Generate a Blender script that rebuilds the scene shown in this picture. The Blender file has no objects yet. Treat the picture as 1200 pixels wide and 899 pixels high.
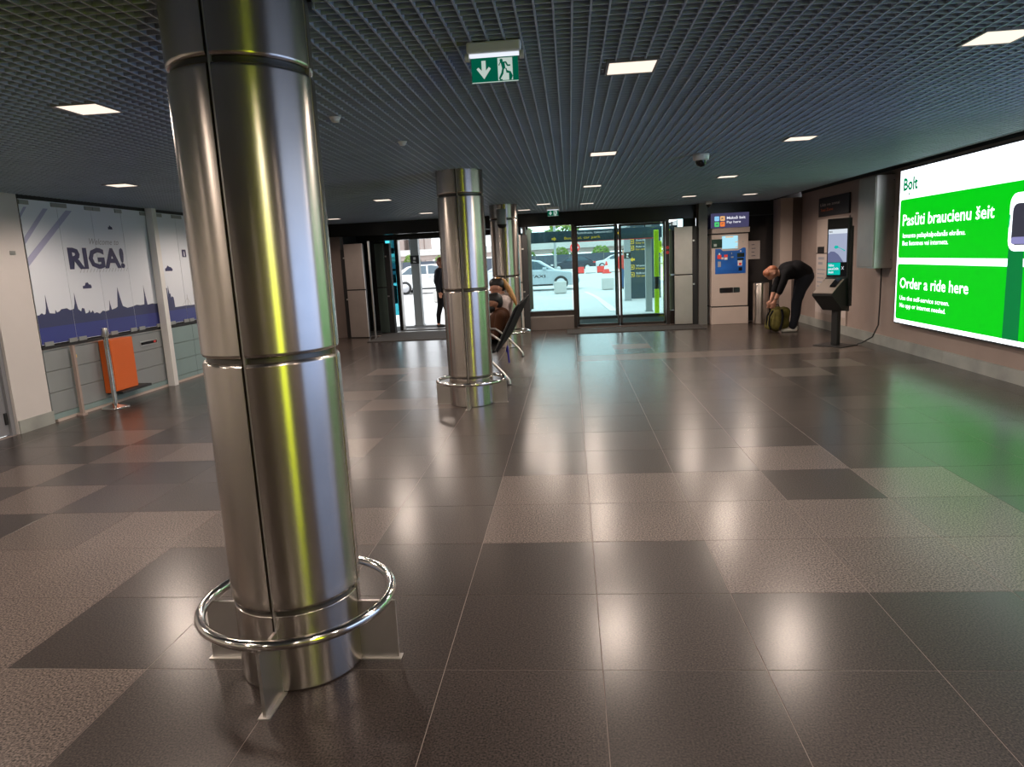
import bpy, bmesh, math, random
from mathutils import Vector, Matrix
random.seed(7)
S = bpy.context.scene
C = S.collection

# ------------------------------------------------------------------ camera, world, exposure
cam = bpy.data.objects.new('camera', bpy.data.cameras.new('camera'))
C.objects.link(cam); S.camera = cam
cam.data.sensor_fit = 'HORIZONTAL'; cam.data.sensor_width = 36.0
cam.data.lens = 821.8 / 1200 * 36.0
cam.data.clip_end = 500
def cam_matrix(yaw, pitch, roll, pos):
    f = Vector((-math.sin(yaw)*math.cos(pitch), math.cos(yaw)*math.cos(pitch), -math.sin(pitch)))
    r = Vector((math.cos(yaw), math.sin(yaw), 0)); u = r.cross(f)
    c, s = math.cos(roll), math.sin(roll)
    r2 = c*r + s*u; u2 = -s*r + c*u
    m = Matrix((r2, u2, -f)).transposed().to_4x4(); m.translation = pos
    return m
cam.matrix_world = cam_matrix(0.0891814, 0.1762809, -0.0494774, Vector((0, 0, 1.5342)))

W = bpy.data.worlds.new('sky'); S.world = W; W.use_nodes = True
bg = W.node_tree.nodes['Background']
bg.inputs['Color'].default_value = (0.90, 0.95, 1.0, 1); bg.inputs['Strength'].default_value = 2.7   # overcast daylight
S.view_settings.view_transform = 'Standard'; S.view_settings.look = 'None'
S.view_settings.exposure = 0.0; S.view_settings.gamma = 1.0
S.cycles.use_denoising = True
S.cycles.max_bounces = 8; S.cycles.diffuse_bounces = 4; S.cycles.glossy_bounces = 5
S.cycles.transparent_max_bounces = 16; S.cycles.sample_clamp_indirect = 6.0
LAMP = 132.0     # watts of each ceiling downlight

# ------------------------------------------------------------------ materials
def srgb(r, g, b):
    return tuple(((v/255)/12.92 if v/255 <= .04045 else ((v/255+.055)/1.055)**2.4) for v in (r, g, b))
def mat(name, col, rough=.5, metal=0., var=0., scale=8., spec=.5, bump=0., aniso=0., coat=0.):
    m = bpy.data.materials.new(name); m.use_nodes = True
    nt = m.node_tree; b = nt.nodes['Principled BSDF']
    b.inputs['Base Color'].default_value = (*col, 1); b.inputs['Roughness'].default_value = rough
    b.inputs['Metallic'].default_value = metal; b.inputs['Specular IOR Level'].default_value = spec
    b.inputs['Coat Weight'].default_value = coat
    if var or bump:
        geo = nt.nodes.new('ShaderNodeNewGeometry'); nz = nt.nodes.new('ShaderNodeTexNoise')
        nz.inputs['Scale'].default_value = scale; nz.inputs['Detail'].default_value = 4
        nt.links.new(geo.outputs['Position'], nz.inputs['Vector'])
        if var:
            r = nt.nodes.new('ShaderNodeMapRange')
            r.inputs['From Min'].default_value = .3; r.inputs['From Max'].default_value = .7
            r.inputs['To Min'].default_value = 1-var; r.inputs['To Max'].default_value = 1+var
            v = nt.nodes.new('ShaderNodeVectorMath'); v.operation = 'SCALE'
            v.inputs[0].default_value = col
            nt.links.new(nz.outputs['Fac'], r.inputs['Value']); nt.links.new(r.outputs['Result'], v.inputs['Scale'])
            nt.links.new(v.outputs['Vector'], b.inputs['Base Color'])
        if bump:
            bp = nt.nodes.new('ShaderNodeBump'); bp.inputs['Strength'].default_value = bump; bp.inputs['Distance'].default_value = .002
            nt.links.new(nz.outputs['Fac'], bp.inputs['Height']); nt.links.new(bp.outputs['Normal'], b.inputs['Normal'])
    if aniso:
        b.inputs['Anisotropic'].default_value = aniso; b.inputs['Anisotropic Rotation'].default_value = .25
        tg = nt.nodes.new('ShaderNodeTangent'); tg.direction_type = 'RADIAL'; tg.axis = 'Z'
        nt.links.new(tg.outputs['Tangent'], b.inputs['Tangent'])
    return m
def granite(name, dark, light, rough, amt, scale, bump, coat=.4):
    m = bpy.data.materials.new(name); m.use_nodes = True
    nt = m.node_tree; b = nt.nodes['Principled BSDF']; L = nt.links.new; N = nt.nodes.new
    geo = N('ShaderNodeNewGeometry'); inf = N('ShaderNodeObjectInfo')
    n1 = N('ShaderNodeTexNoise'); n1.inputs['Scale'].default_value = scale; n1.inputs['Detail'].default_value = 2
    n2 = N('ShaderNodeTexNoise'); n2.inputs['Scale'].default_value = 2.2; n2.inputs['Detail'].default_value = 5
    L(geo.outputs['Position'], n1.inputs['Vector']); L(geo.outputs['Position'], n2.inputs['Vector'])
    rp = N('ShaderNodeMapRange'); rp.inputs['From Min'].default_value = .5-.5*amt; rp.inputs['From Max'].default_value = .5+.5*amt
    L(n1.outputs['Fac'], rp.inputs['Value'])
    mx = N('ShaderNodeMix'); mx.data_type = 'RGBA'; mx.inputs['A'].default_value = (*dark, 1); mx.inputs['B'].default_value = (*light, 1)
    L(rp.outputs['Result'], mx.inputs['Factor'])
    a = N('ShaderNodeMapRange'); a.inputs['To Min'].default_value = .86; a.inputs['To Max'].default_value = 1.14; L(inf.outputs['Random'], a.inputs['Value'])
    w = N('ShaderNodeMapRange'); w.inputs['From Min'].default_value = .3; w.inputs['From Max'].default_value = .7
    w.inputs['To Min'].default_value = .93; w.inputs['To Max'].default_value = 1.07; L(n2.outputs['Fac'], w.inputs['Value'])
    mu = N('ShaderNodeMath'); mu.operation = 'MULTIPLY'; L(a.outputs['Result'], mu.inputs[0]); L(w.outputs['Result'], mu.inputs[1])
    v = N('ShaderNodeVectorMath'); v.operation = 'SCALE'; L(mx.outputs['Result'], v.inputs[0]); L(mu.outputs['Value'], v.inputs['Scale'])
    L(v.outputs['Vector'], b.inputs['Base Color'])
    rr = N('ShaderNodeMapRange'); rr.inputs['To Min'].default_value = rough*.95; rr.inputs['To Max'].default_value = rough*1.06
    b.inputs['Coat Weight'].default_value = coat; b.inputs['Coat Roughness'].default_value = .235; b.inputs['Specular IOR Level'].default_value = .15; b.inputs['Coat IOR'].default_value = 1.33
    L(n2.outputs['Fac'], rr.inputs['Value']); L(rr.outputs['Result'], b.inputs['Roughness'])
    if bump:
        bp = N('ShaderNodeBump'); bp.inputs['Strength'].default_value = bump; bp.inputs['Distance'].default_value = .0015
        L(n1.outputs['Fac'], bp.inputs['Height']); L(bp.outputs['Normal'], b.inputs['Normal'])
    return m
def emit(name, col, strength, var=None):
    m = bpy.data.materials.new(name); m.use_nodes = True
    b = m.node_tree.nodes['Principled BSDF']
    b.inputs['Base Color'].default_value = (*[.05*c for c in col], 1); b.inputs['Roughness'].default_value = .5; b.inputs['Specular IOR Level'].default_value = .1
    b.inputs['Emission Color'].default_value = (*col, 1); b.inputs['Emission Strength'].default_value = strength
    return m
def glass(name, tint, rough=.02, refl=1.0):
    m = bpy.data.materials.new(name); m.use_nodes = True
    nt = m.node_tree; nt.nodes.remove(nt.nodes['Principled BSDF']); N = nt.nodes.new; L = nt.links.new
    t = N('ShaderNodeBsdfTransparent'); t.inputs['Color'].default_value = (*tint, 1)
    g = N('ShaderNodeBsdfGlossy'); g.inputs['Roughness'].default_value = rough
    f = N('ShaderNodeFresnel'); f.inputs['IOR'].default_value = 1.45
    mx = N('ShaderNodeMixShader'); L(f.outputs['Fac'], mx.inputs['Fac']); L(t.outputs['BSDF'], mx.inputs[1]); L(g.outputs['BSDF'], mx.inputs[2])
    L(mx.outputs['Shader'], nt.nodes['Material Output'].inputs['Surface'])
    return m

M = {}
M['tile_dark'] = granite('polished dark granite', (.003, .0023, .002), (.064, .046, .039), .5, .4, 135, .06, 1.)
M['tile_mid'] = granite('worn dark granite', (.0045, .0034, .003), (.082, .060, .051), .5, .4, 135, .08, 1.)
M['tile_rough'] = granite('flamed pale granite', (.008, .0062, .0055), (.22, .172, .15), .5, .36, 120, .2, .8)
M['grout'] = mat('grout', (.27, .22, .20), .8)
M['steel'] = mat('brushed steel', (.52, .475, .435), .255, 1., .05, 6, aniso=.72)
M['steel_plain'] = mat('plain steel', (.55, .53, .51), .32, 1., .05, 6)
M['steel_dark'] = mat('dark steel recess', (.10, .095, .09), .4, 1.)
M['chrome'] = mat('polished steel tube', (.72, .69, .66), .12, 1.)
M['lattice'] = mat('grey lattice paint', (.37, .43, .52), .42, .0, .06, 3)
M['black'] = mat('black', (.012, .012, .013), .5)
M['black_matte'] = mat('black matte', (.010, .010, .011), .8, spec=.1)
M['black_gloss'] = mat('black gloss', (.012, .012, .014), .12)
M['void'] = mat('ceiling void', (.018, .019, .022), .9)
M['lamp'] = emit('lamp diffuser', (1.0, .83, .69), 1.25)
M['lamp_frame'] = mat('lamp frame', (.25, .25, .26), .5)
M['wall_warm'] = mat('warm grey wall', (.34, .265, .235), .6, 0, .05, 3)
M['wall_white'] = mat('white wall', (.62, .58, .565), .5, 0, .04, 2)
M['wall_brown'] = mat('brown wall', (.12, .09, .08), .6, 0, .06, 3)
M['beige'] = mat('beige panel', (.50, .415, .37), .45, 0, .04, 3)
M['door_grey'] = mat('grey door', (.22, .22, .24), .45, 0, .04, 3)
M['skirt'] = mat('grey stone skirting', (.32, .33, .31), .4, 0, .2, 3)
M['frame'] = mat('dark bronze frame', (.035, .026, .024), .3, .4)
M['frame_grey'] = mat('grey post', (.17, .165, .155), .4, .3)
M['alu'] = mat('aluminium edge', (.62, .60, .58), .35, 1.)
M['header'] = mat('dark header', (.016, .014, .014), .18)
M['plinth'] = mat('bronze plinth', (.12, .10, .092), .4, .3, .05, 4)
M['sheet'] = mat('brushed sheet', (.50, .45, .42), .36, .75, .05, 5)
M['sheet_green'] = mat('tinted sheet', (.16, .22, .20), .28, .8, .05, 5)
M['glass_cyan'] = glass('cyan glass', (.80, .95, .96))
M['glass_teal'] = glass('teal glass', (.22, .62, .68), .05)
M['glass_clear'] = glass('clear glass', (.93, .97, .96))
M['mat_fibre'] = mat('entrance matting', (.035, .032, .030), .95, 0, .3, 90, bump=.4)
M['white'] = mat('white plastic', (.75, .74, .73), .35)
M['offwhite'] = mat('paper', (.60, .52, .49), .7)
M['grey_clad'] = mat('grey laminate', (.25, .27, .275), .35, .0, .05, 2)
M['teal_clad'] = mat('green grey laminate', (.22, .31, .31), .3, .0, .05, 2)
M['print_white'] = mat('print white', (.74, .78, .86), .35)
M['print_navy'] = mat('print slate navy', (.045, .05, .13), .35)
M['print_blue'] = mat('print blue', (.045, .055, .24), .35)
M['print_ink'] = mat('print ink', (.035, .035, .11), .4)
M['print_lilac'] = mat('print lilac', (.42, .43, .62), .4)
M['print_grey'] = mat('print grey', (.33, .33, .37), .4)
M['clip'] = mat('clamp', (.36, .37, .36), .4, .5)
M['orange'] = mat('orange laminate', (.66, .125, .015), .4)
M['red'] = mat('red', (.75, .05, .04), .4)
M['yellow'] = mat('yellow print', (.85, .55, .03), .4)
M['lime'] = mat('lime yellow', (.55, .85, .01), .5)
M['ad_white'] = emit('backlit white', (.88, .94, 1.0), 2.3)
M['ad_green'] = emit('backlit green', (.0, .60, .006), 1.08)
M['ad_dark'] = emit('backlit deep green', (.0, .21, .045), 1.)
M['ad_mint'] = emit('backlit mint', (.02, .65, .22), .9)
M['ad_logo'] = emit('backlit logo green', (.0, .26, .09), 1.)
M['ad_phone'] = emit('backlit phone dark', (.045, .045, .065), 1.)
M['ad_violet'] = emit('backlit violet', (.28, .27, .55), 1.)
M['ad_sky'] = emit('backlit pale blue', (.40, .58, 1.0), 2.6)
M['ad_yellow'] = emit('backlit yellow', (.68, .85, .0), 7.5)
M['screen_blue'] = emit('screen pale blue', (.42, .78, .93), 1.0)
M['screen_sky'] = emit('screen grey blue', (.42, .47, .64), .85)
M['screen_hill'] = emit('screen dusk blue', (.16, .18, .33), .8)
M['screen_white'] = emit('screen white', (.75, .82, .90), .9)
M['screen_teal'] = emit('screen teal', (.0, .52, .44), .9)
M['screen_black'] = emit('screen black', (.006, .007, .008), .6)
M['lit_violet'] = emit('lit sign violet', (.075, .07, .155), .8)
M['lit_white'] = emit('lit sign white', (.9, .9, 1.0), .95)
M['lit_blue'] = emit('lit icon blue', (.30, .68, 1.0), .9)
M['lit_peach'] = emit('lit icon peach', (1.0, .55, .22), .85)
M['lit_green'] = emit('lit icon green', (.10, .75, .22), .8)
M['lit_orange'] = emit('lit icon orange', (1.0, .25, .05), .85)
M['exit_green'] = emit('exit green', (.0, .15, .085), .6)
M['exit_white'] = emit('exit white', (.75, .9, .82), .62)
M['exit_tube'] = emit('exit tube', (.85, .9, 1.), 1.0)
M['blue_panel'] = mat('blue print', (.012, .10, .42), .3, 0, .25, 3)
M['concrete'] = mat('pale concrete', (.55, .53, .50), .8, 0, .06, 2)
M['asphalt'] = mat('pale paving', (.60, .585, .57), .8, 0, .05, .6)
M['viaduct'] = mat('viaduct concrete', (.36, .29, .26), .8, 0, .08, .3)
M['post_white'] = mat('white post', (.30, .32, .32), .5)
M['totem'] = mat('slate totem', (.035, .06, .075), .3)
M['fence'] = mat('blue grey fence', (.06, .075, .10), .6)
M['leaf'] = mat('leaf green', (.16, .26, .04), .7, 0, .4, .6)
M['bark'] = mat('bark', (.08, .06, .045), .8)
M['car_silver'] = mat('silver car paint', (.50, .56, .60), .3, .4)
M['car_white'] = mat('white car paint', (.80, .80, .80), .25)
M['car_dark'] = mat('dark car paint', (.05, .06, .08), .25, .3)
M['car_glass'] = mat('car window', (.09, .13, .16), .1)
M['tyre'] = mat('tyre', (.02, .02, .02), .7)
M['rim'] = mat('wheel rim', (.5, .5, .52), .3, .8)
M['skin'] = mat('skin', (.50, .25, .17), .5)
M['skin_dark'] = mat('tanned skin', (.30, .14, .085), .5)
M['black_cloth'] = mat('black cloth', (.010, .010, .012), .85, spec=.12)
M['dark_cloth'] = mat('dark navy cloth', (.020, .022, .030), .85, spec=.12)
M['brown_cloth'] = mat('brown cloth', (.060, .026, .014), .85, spec=.12)
M['pale_cloth'] = mat('pale blouse', (.50, .42, .40), .8, 0, .2, 25)
M['blue_cloth'] = mat('blue denim', (.05, .10, .20), .8)
M['red_cloth'] = mat('red cloth', (.5, .06, .05), .8)
M['hair_ginger'] = mat('ginger hair', (.30, .10, .045), .6, 0, .3, 60)
M['hair_black'] = mat('black hair', (.008, .007, .007), .5)
M['hair_blond'] = mat('blond hair', (.42, .22, .07), .45, 0, .3, 60)
M['eye'] = mat('eye', (.03, .02, .02), .2)
M['shoe_white'] = mat('white shoe', (.70, .66, .62), .5)
M['olive'] = mat('olive fabric', (.10, .085, .012), .8, 0, .2, 20)
M['navy_strap'] = mat('blue strap', (.02, .02, .30), .7)

# ------------------------------------------------------------------ mesh helpers
class MB:
    def __init__(s): s.v = []; s.f = []; s.mi = []; s.sm = []
    def add(s, vs, fs, mi=0, smooth=False, T=None):
        b = len(s.v)
        s.v += [tuple(T @ Vector(v)) if T else tuple(v) for v in vs]
        s.f += [tuple(b+i for i in f) for f in fs]; s.mi += [mi]*len(fs); s.sm += [smooth]*len(fs)
        return s
    def box(s, x0, x1, y0, y1, z0, z1, mi=0, T=None):
        vs = [(x, y, z) for z in (z0, z1) for y in (y0, y1) for x in (x0, x1)]
        return s.add(vs, [(0,2,3,1),(4,5,7,6),(0,1,5,4),(2,6,7,3),(0,4,6,2),(1,3,7,5)], mi, False, T)
    def prism(s, pts, origin, u, v, n, h, mi=0):
        """polygon pts (u,v) on a plane, raised h along n"""
        o, u, v, n = map(Vector, (origin, u, v, n)); k = len(pts)
        a = sum(pts[i][0]*pts[(i+1) % k][1]-pts[(i+1) % k][0]*pts[i][1] for i in range(k))
        if (a < 0) != (u.cross(v).dot(n) < 0): pts = pts[::-1]
        lo = [o+u*p[0]+v*p[1] for p in pts]; hi = [p+n*h for p in lo]
        fs = [tuple(range(k-1, -1, -1)), tuple(range(k, 2*k))] + [(i, (i+1) % k, k+(i+1) % k, k+i) for i in range(k)]
        return s.add(lo+hi, fs, mi)
    def tube(s, path, r, seg=10, closed=False, mi=0, caps=True):
        P = [Vector(p) for p in path]; n = len(P); rs = r if isinstance(r, (list, tuple)) else [r]*n
        vs = []; prev = None
        for i, p in enumerate(P):
            a = P[(i-1) % n] if closed or i else p; b = P[(i+1) % n] if closed or i < n-1 else p
            t = (b-a).normalized()
            if prev is None:
                ref = Vector((0, 0, 1)) if abs(t.z) < .9 else Vector((1, 0, 0)); e = t.cross(ref).normalized()
            else:
                e = (prev - t*prev.dot(t)).normalized()
            prev = e; g = t.cross(e)
            vs += [p+(e*math.cos(2*math.pi*k/seg)+g*math.sin(2*math.pi*k/seg))*rs[i] for k in range(seg)]
        fs = []
        for i in range(n if closed else n-1):
            j = (i+1) % n
            fs += [(i*seg+k, i*seg+(k+1) % seg, j*seg+(k+1) % seg, j*seg+k) for k in range(seg)]
        s.add(vs, fs, mi, True)
        if caps and not closed:
            s.add(vs[:seg][::-1], [tuple(range(seg))], mi); s.add(vs[-seg:], [tuple(range(seg))], mi)
        return s
    def lathe(s, prof, cx=0, cy=0, seg=24, a0=0., a1=2*math.pi, mi=0, T=None, smooth=True):
        full = abs(a1-a0-2*math.pi) < 1e-6; n = seg if full else seg+1; k = len(prof)
        vs = [(cx+r*math.cos(a0+(a1-a0)*i/seg), cy+r*math.sin(a0+(a1-a0)*i/seg), z) for i in range(n) for r, z in prof]
        fs = [(i*k+j, ((i+1) % n)*k+j, ((i+1) % n)*k+j+1, i*k+j+1) for i in range(seg) for j in range(k-1)]
        s.add(vs, fs, mi, smooth, T)
        if not full:
            s.add(vs[:k], [tuple(range(k))], mi, False, T); s.add(vs[-k:][::-1], [tuple(range(k))], mi, False, T)
        return s
    def ball(s, c, r, seg=12, mi=0, T=None):
        r = (r, r, r) if isinstance(r, (int, float)) else r; h = seg//2
        vs = [(c[0]+r[0]*math.sin(math.pi*j/h)*math.cos(2*math.pi*i/seg), c[1]+r[1]*math.sin(math.pi*j/h)*math.sin(2*math.pi*i/seg), c[2]+r[2]*math.cos(math.pi*j/h)) for j in range(h+1) for i in range(seg)]
        fs = [(j*seg+i, (j+1)*seg+i, (j+1)*seg+(i+1) % seg, j*seg+(i+1) % seg) for j in range(h) for i in range(seg)]
        return s.add(vs, fs, mi, True, T)
    def mesh(s, name, mats):
        me = bpy.data.meshes.new(name); me.from_pydata(s.v, [], s.f)
        for m in (mats if isinstance(mats, (list, tuple)) else [mats]): me.materials.append(M[m] if isinstance(m, str) else m)
        me.polygons.foreach_set('material_index', s.mi); me.polygons.foreach_set('use_smooth', s.sm)
        me.update()
        return me
    def build(s, name, mats, parent=None, bevel=0., weld=False):
        me = s.mesh(name, mats)
        if weld or bevel:
            bm = bmesh.new(); bm.from_mesh(me); bmesh.ops.remove_doubles(bm, verts=bm.verts, dist=1e-5)
            bmesh.ops.recalc_face_normals(bm, faces=bm.faces)
            if bevel: bmesh.ops.bevel(bm, geom=bm.edges, offset=bevel, segments=2, affect='EDGES', profile=.5)
            bm.to_mesh(me); bm.free()
        return link(name, me, parent)
def link(name, me, parent=None):
    o = bpy.data.objects.new(name, me); C.objects.link(o); o.parent = parent
    return o
def tag(o, label=None, cat=None, group=None, kind=None):
    if label: o['label'] = label
    if cat: o['category'] = cat
    if group: o['group'] = group
    if kind: o['kind'] = kind
    return o
def thing(name, label, cat, group=None, loc=(0, 0, 0), rz=0):
    o = bpy.data.objects.new(name, None); C.objects.link(o); o.location = loc; o.rotation_euler = (0, 0, rz)
    o.empty_display_size = .1
    return tag(o, label, cat, group)
def copy_tree(o, parent=None):
    c = o.copy(); C.objects.link(c); c.parent = parent
    for ch in list(o.children): copy_tree(ch, c)
    return c
def bx(name, m, parent, *a, bevel=0.): return MB().box(*a).build(name, m, parent, bevel)
class Plane:
    """a flat face in the place: origin, u to the reader's right, v up, n towards the reader"""
    def __init__(s, o, u, v, n): s.o, s.u, s.v, s.n = map(Vector, (o, u, v, n))
    def poly(s, mb, pts, off, h=.002, mi=0): return mb.prism(pts, s.o+s.n*off, s.u, s.v, s.n, h, mi)
    def rect(s, mb, u0, u1, v0, v1, off, h=.002, mi=0): return s.poly(mb, [(u0, v0), (u1, v0), (u1, v1), (u0, v1)], off, h, mi)
    def text(s, name, body, u0, u1, v0, cap, off, m, parent, bold=.0, h=.001, shear=0.):
        """one line of lettering: left end u0, right end u1, baseline v0, capital height cap"""
        cu = bpy.data.curves.new(name, 'FONT'); cu.body = body; cu.size = 1; cu.offset = bold; cu.shear = shear; cu.resolution_u = 2
        t = bpy.data.objects.new(name, cu); C.objects.link(t)
        dg = bpy.context.evaluated_depsgraph_get(); dg.update()
        me = bpy.data.meshes.new_from_object(t.evaluated_get(dg)); bpy.data.objects.remove(t); bpy.data.curves.remove(cu)
        xs = [v.co.x for v in me.vertices]; x0, x1 = min(xs), max(xs)
        sx = (u1-u0)/(x1-x0); sy = cap/.729
        for v in me.vertices:
            v.co = s.o + s.u*(u0+(v.co.x-x0)*sx) + s.v*(v0+v.co.y*sy) + s.n*(off+h)
        me.materials.clear(); me.materials.append(M[m])
        n = me.polygons[0].normal if len(me.polygons) else s.n
        me.update()
        if len(me.polygons) and me.polygons[0].normal.dot(s.n) < 0: me.flip_normals()
        o = link(name, me, parent)
        if cap < .1 and ' ' in body: o['kind'] = 'stuff'      # a line of small print
        return o
def rrect(u0, u1, v0, v1, r, k=4):
    out = []
    for cx, cy, a in ((u1-r, v1-r, 0), (u0+r, v1-r, 90), (u0+r, v0+r, 180), (u1-r, v0+r, 270)):
        out += [(cx+r*math.cos(math.radians(a+90*i/k)), cy+r*math.sin(math.radians(a+90*i/k))) for i in range(k+1)]
    return out
PI = math.pi

# ------------------------------------------------------------------ the setting: floor, ceiling, walls
XL, XR, YF, YB, ZC = -5.70, 4.58, 15.12, -6.5, 2.44
floor = tag(bx('floor', 'grout', None, XL-.1, XR+.1, YB-.1, YF+2.1, -.14, -.0013), kind='structure')
GX, GY, T = -.528, 2.414, .6
rough_cells = {(0,2),(0,3),(1,2),(1,3),(2,1),(2,2),(2,3),(3,1),(3,4),(3,2),(4,3),(4,2),(4,1),
  (-3,-1),(-4,-1),(-4,0),(-5,0),(-5,1),(-3,2),(-4,2),(-2,2),(-5,2),(-6,5),(-7,4),(-6,3),(-4,5),(-3,5),(-5,7),(-3,8),(-2,8),(-4,9),(-4,1),(-7,6),(-5,5)}
rough_cells |= {(i, 13) for i in range(1, 8)} | {(-3, 11), (-2, 11), (-4, 12), (-3,12), (2, 15), (5,10), (6,11), (-6,9)}
mid_cells = {(-3,1),(-2,1),(-2,0),(-4,3),(-5,3),(3,3),(4,4),(5,4),(5,3),(-2,5),(-1,5),(-1,6),(-3,6),(-1,2),(-1,3),(-2,4),(2,4),(2,5),(1,5),(-4,7)}
tm = {}
for k, g in (('tile_dark', 0), ('tile_mid', 1), ('tile_rough', 2)):
    e = .0014
    tm[k] = MB().add([(e,e,-.02),(T-e,e,-.02),(T-e,T-e,-.02),(e,T-e,-.02),(e,e,-.0006),(T-e,e,-.0006),(T-e,T-e,-.0006),(e,T-e,-.0006),
        (e+.0006,e+.0006,0),(T-e-.0006,e+.0006,0),(T-e-.0006,T-e-.0006,0),(e+.0006,T-e-.0006,0)],
        [(0,1,5,4),(1,2,6,5),(2,3,7,6),(3,0,4,7),(4,5,9,8),(5,6,10,9),(6,7,11,10),(7,4,8,11),(8,9,10,11)]).mesh('tile', k)
rest = MB(); n_tile = 0
rng = random.Random(3)
cells = sorted([(i, j) for i in range(-9, 9) for j in range(-15, 25)], key=lambda c: abs(c[1]-1) + (0 if c[1] > -4 else 50))
for i, j in cells:
    x, y = GX+i*T, GY+j*T
    if y > YF-.3 or x < XL-.5 or x > XR: continue
    k = 'tile_rough' if (i, j) in rough_cells else 'tile_mid' if (i, j) in mid_cells else None
    if k is None: k = 'tile_dark' if (0 <= i <= 3 or j < 3) else ('tile_mid' if rng.random() < .4 else 'tile_dark')
    vis = j >= -3 and abs(x+.3+.09*y) < .85*(y+.6)
    if n_tile < 298 and vis and x > XL-.05 and x+T < XR+.4:
        o = link('tile', tm[k], floor); o.location = (x, y, 0); n_tile += 1
    else:
        x0, x1 = max(x, XL), min(x+T, XR)
        rest.add([(x0+.0014,y+.0014,0),(x1-.0014,y+.0014,0),(x1-.0014,y+T-.0014,0),(x0+.0014,y+T-.0014,0)], [(0,1,2,3)], ('tile_dark','tile_mid','tile_rough').index(k))
tag(rest.build('tile_field', ['tile_dark', 'tile_mid', 'tile_rough'], floor), kind='stuff')

ceiling = tag(bx('ceiling', 'void', None, XL-.1, XR+.1, YB-.1, YF+.2, 3.05, 3.15), kind='structure')
SX, SY, LH, LW = .0705, .0622, .05, .0075
X1 = 4.06
xs = [XL+.03+SX*k for k in range(int((X1-XL-.03)/SX)+1)]
ys = [YB+.05+SY*k for k in range(int((YF-YB-.1)/SY)+1)]
LAMPS = [(-2.56,3.80),(-4.42,6.89),(.337,3.745),(2.03,3.68),(.341,6.76),(2.035,6.57),(.337,9.81),(2.07,9.6),(.345,13.04),(2.09,12.68),(3.187,12.98),
         (-2.62,10.1),(-2.62,13.2),(-4.45,13.4),(-.42,12.6),(-.84,13.85),(-2.6,6.85),(-4.45,9.95),
         (.337,.7),(2.03,.62),(-2.58,.7),(-4.4,3.8),(-4.4,.7),(.337,-2.4),(2.03,-2.4),(-2.58,-2.4),(-4.4,-2.4)]
HL = .118
def cut(lo, hi, c, axis):
    """stretches of a strip that runs lo..hi, cut where a lamp housing or a column takes its place"""
    gaps = []
    for (lx, ly) in LAMPS:
        a, b = (ly, lx) if axis == 'y' else (lx, ly)
        if abs(c-b) < HL+.012: gaps.append((a-HL-.012, a+HL+.012))
    for (cx, cy) in ((-1.11,2.502),(-1.11,7.457),(-1.11,12.36)):
        a, b = (cy, cx) if axis == 'y' else (cx, cy)
        if abs(c-b) < .262:
            h = math.sqrt(.262**2-(c-b)**2); gaps.append((a-h, a+h))
    out = []; s = lo
    for g0, g1 in sorted(gaps):
        if g0 > s: out.append((s, min(g0, hi)))
        s = max(s, g1)
    if s < hi: out.append((s, hi))
    return out
stuff = MB(); n_str = 0
for x in xs:
    mb = MB()
    for a, b in cut(YB, YF-.05, x, 'y'): mb.box(x-LW/2, x+LW/2, a, b, ZC, ZC+LH)
    mb.build('lattice_strip', 'lattice', ceiling); n_str += 1
for y in ys:
    mb = MB() if (y > 2.4 and n_str < 298) else stuff
    for a, b in cut(XL, X1, y, 'x'): mb.box(a, b, y-LW/2+.001, y+LW/2-.001, ZC+.0008, ZC+LH-.002)
    if mb is not stuff: mb.build('lattice_strip', 'lattice', ceiling); n_str += 1
tag(stuff.build('lattice_strips', 'lattice', ceiling), kind='stuff')
bx('lattice_edge', 'black', ceiling, X1, X1+.012, YB, YF-.05, ZC-.004, ZC+.09)

# left wall: white pier, grey door, then the poster partition
wl = tag(bx('wall_left', 'wall_white', None, XL-.25, XL, 6.58, 7.07, 0, 3.05), kind='structure')
bx('wall_section', 'wall_white', wl, XL-.25, XL, YB, 5.55, 0, 3.05)
bx('wall_section', 'wall_white', wl, XL-.25, XL, 5.55, 6.58, 2.12, 3.05)
bx('wall_section', 'wall_brown', wl, XL-.25, XL-.1, 7.07, 10.9, 0, 3.05)
bx('wall_section', 'wall_brown', wl, XL-.25, XL, 10.9, YF+.2, 0, 3.05)
bx('switch_plate', 'clip', wl, XL, XL+.008, 6.86, 6.93, 1.82, 1.86)
bl = tag(bx('baseboard_left', 'skirt', None, XL, XL+.015, 6.59, 7.08, 0, .135), kind='structure')
d3 = tag(bx('door_3', 'door_grey', None, XL-.16, XL-.06, 5.60, 6.53, .012, 2.08), kind='structure')
MB().box(XL-.17, XL-.03, 5.55, 5.60, 0, 2.12).box(XL-.17, XL-.03, 6.53, 6.58, 0, 2.12).box(XL-.17, XL-.03, 5.6, 6.53, 2.08, 2.12).build('door_frame', 'door_grey', d3)
bx('hinge', 'black', d3, XL-.06, XL-.045, 6.49, 6.52, .12, .24)

wr = tag(bx('wall_right', 'wall_warm', None, XR, XR+.25, YB, 14.62, 0, 3.05), kind='structure')
bx('painted_shadow_band', 'black', wr, XR-.01, XR, YB, 14.62, 2.50, 3.05)  # black sheet on the wall paints in the shade beside the lattice edge
br = tag(bx('baseboard_right', 'skirt', None, XR-.03, XR-.001, YB, 7.0, 0, .15), kind='structure')
for a, b in ((7.004, 8.996), (9.0, 10.996), (11.0, 12.996), (13.0, 14.55)): bx('baseboard_panel', 'skirt', br, XR-.03, XR-.001, a, b, 0, .15)
tag(bx('wall_back', 'wall_warm', None, XL-.2, XR+.2, YB-.2, YB, 0, 3.05), kind='structure')

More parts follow.
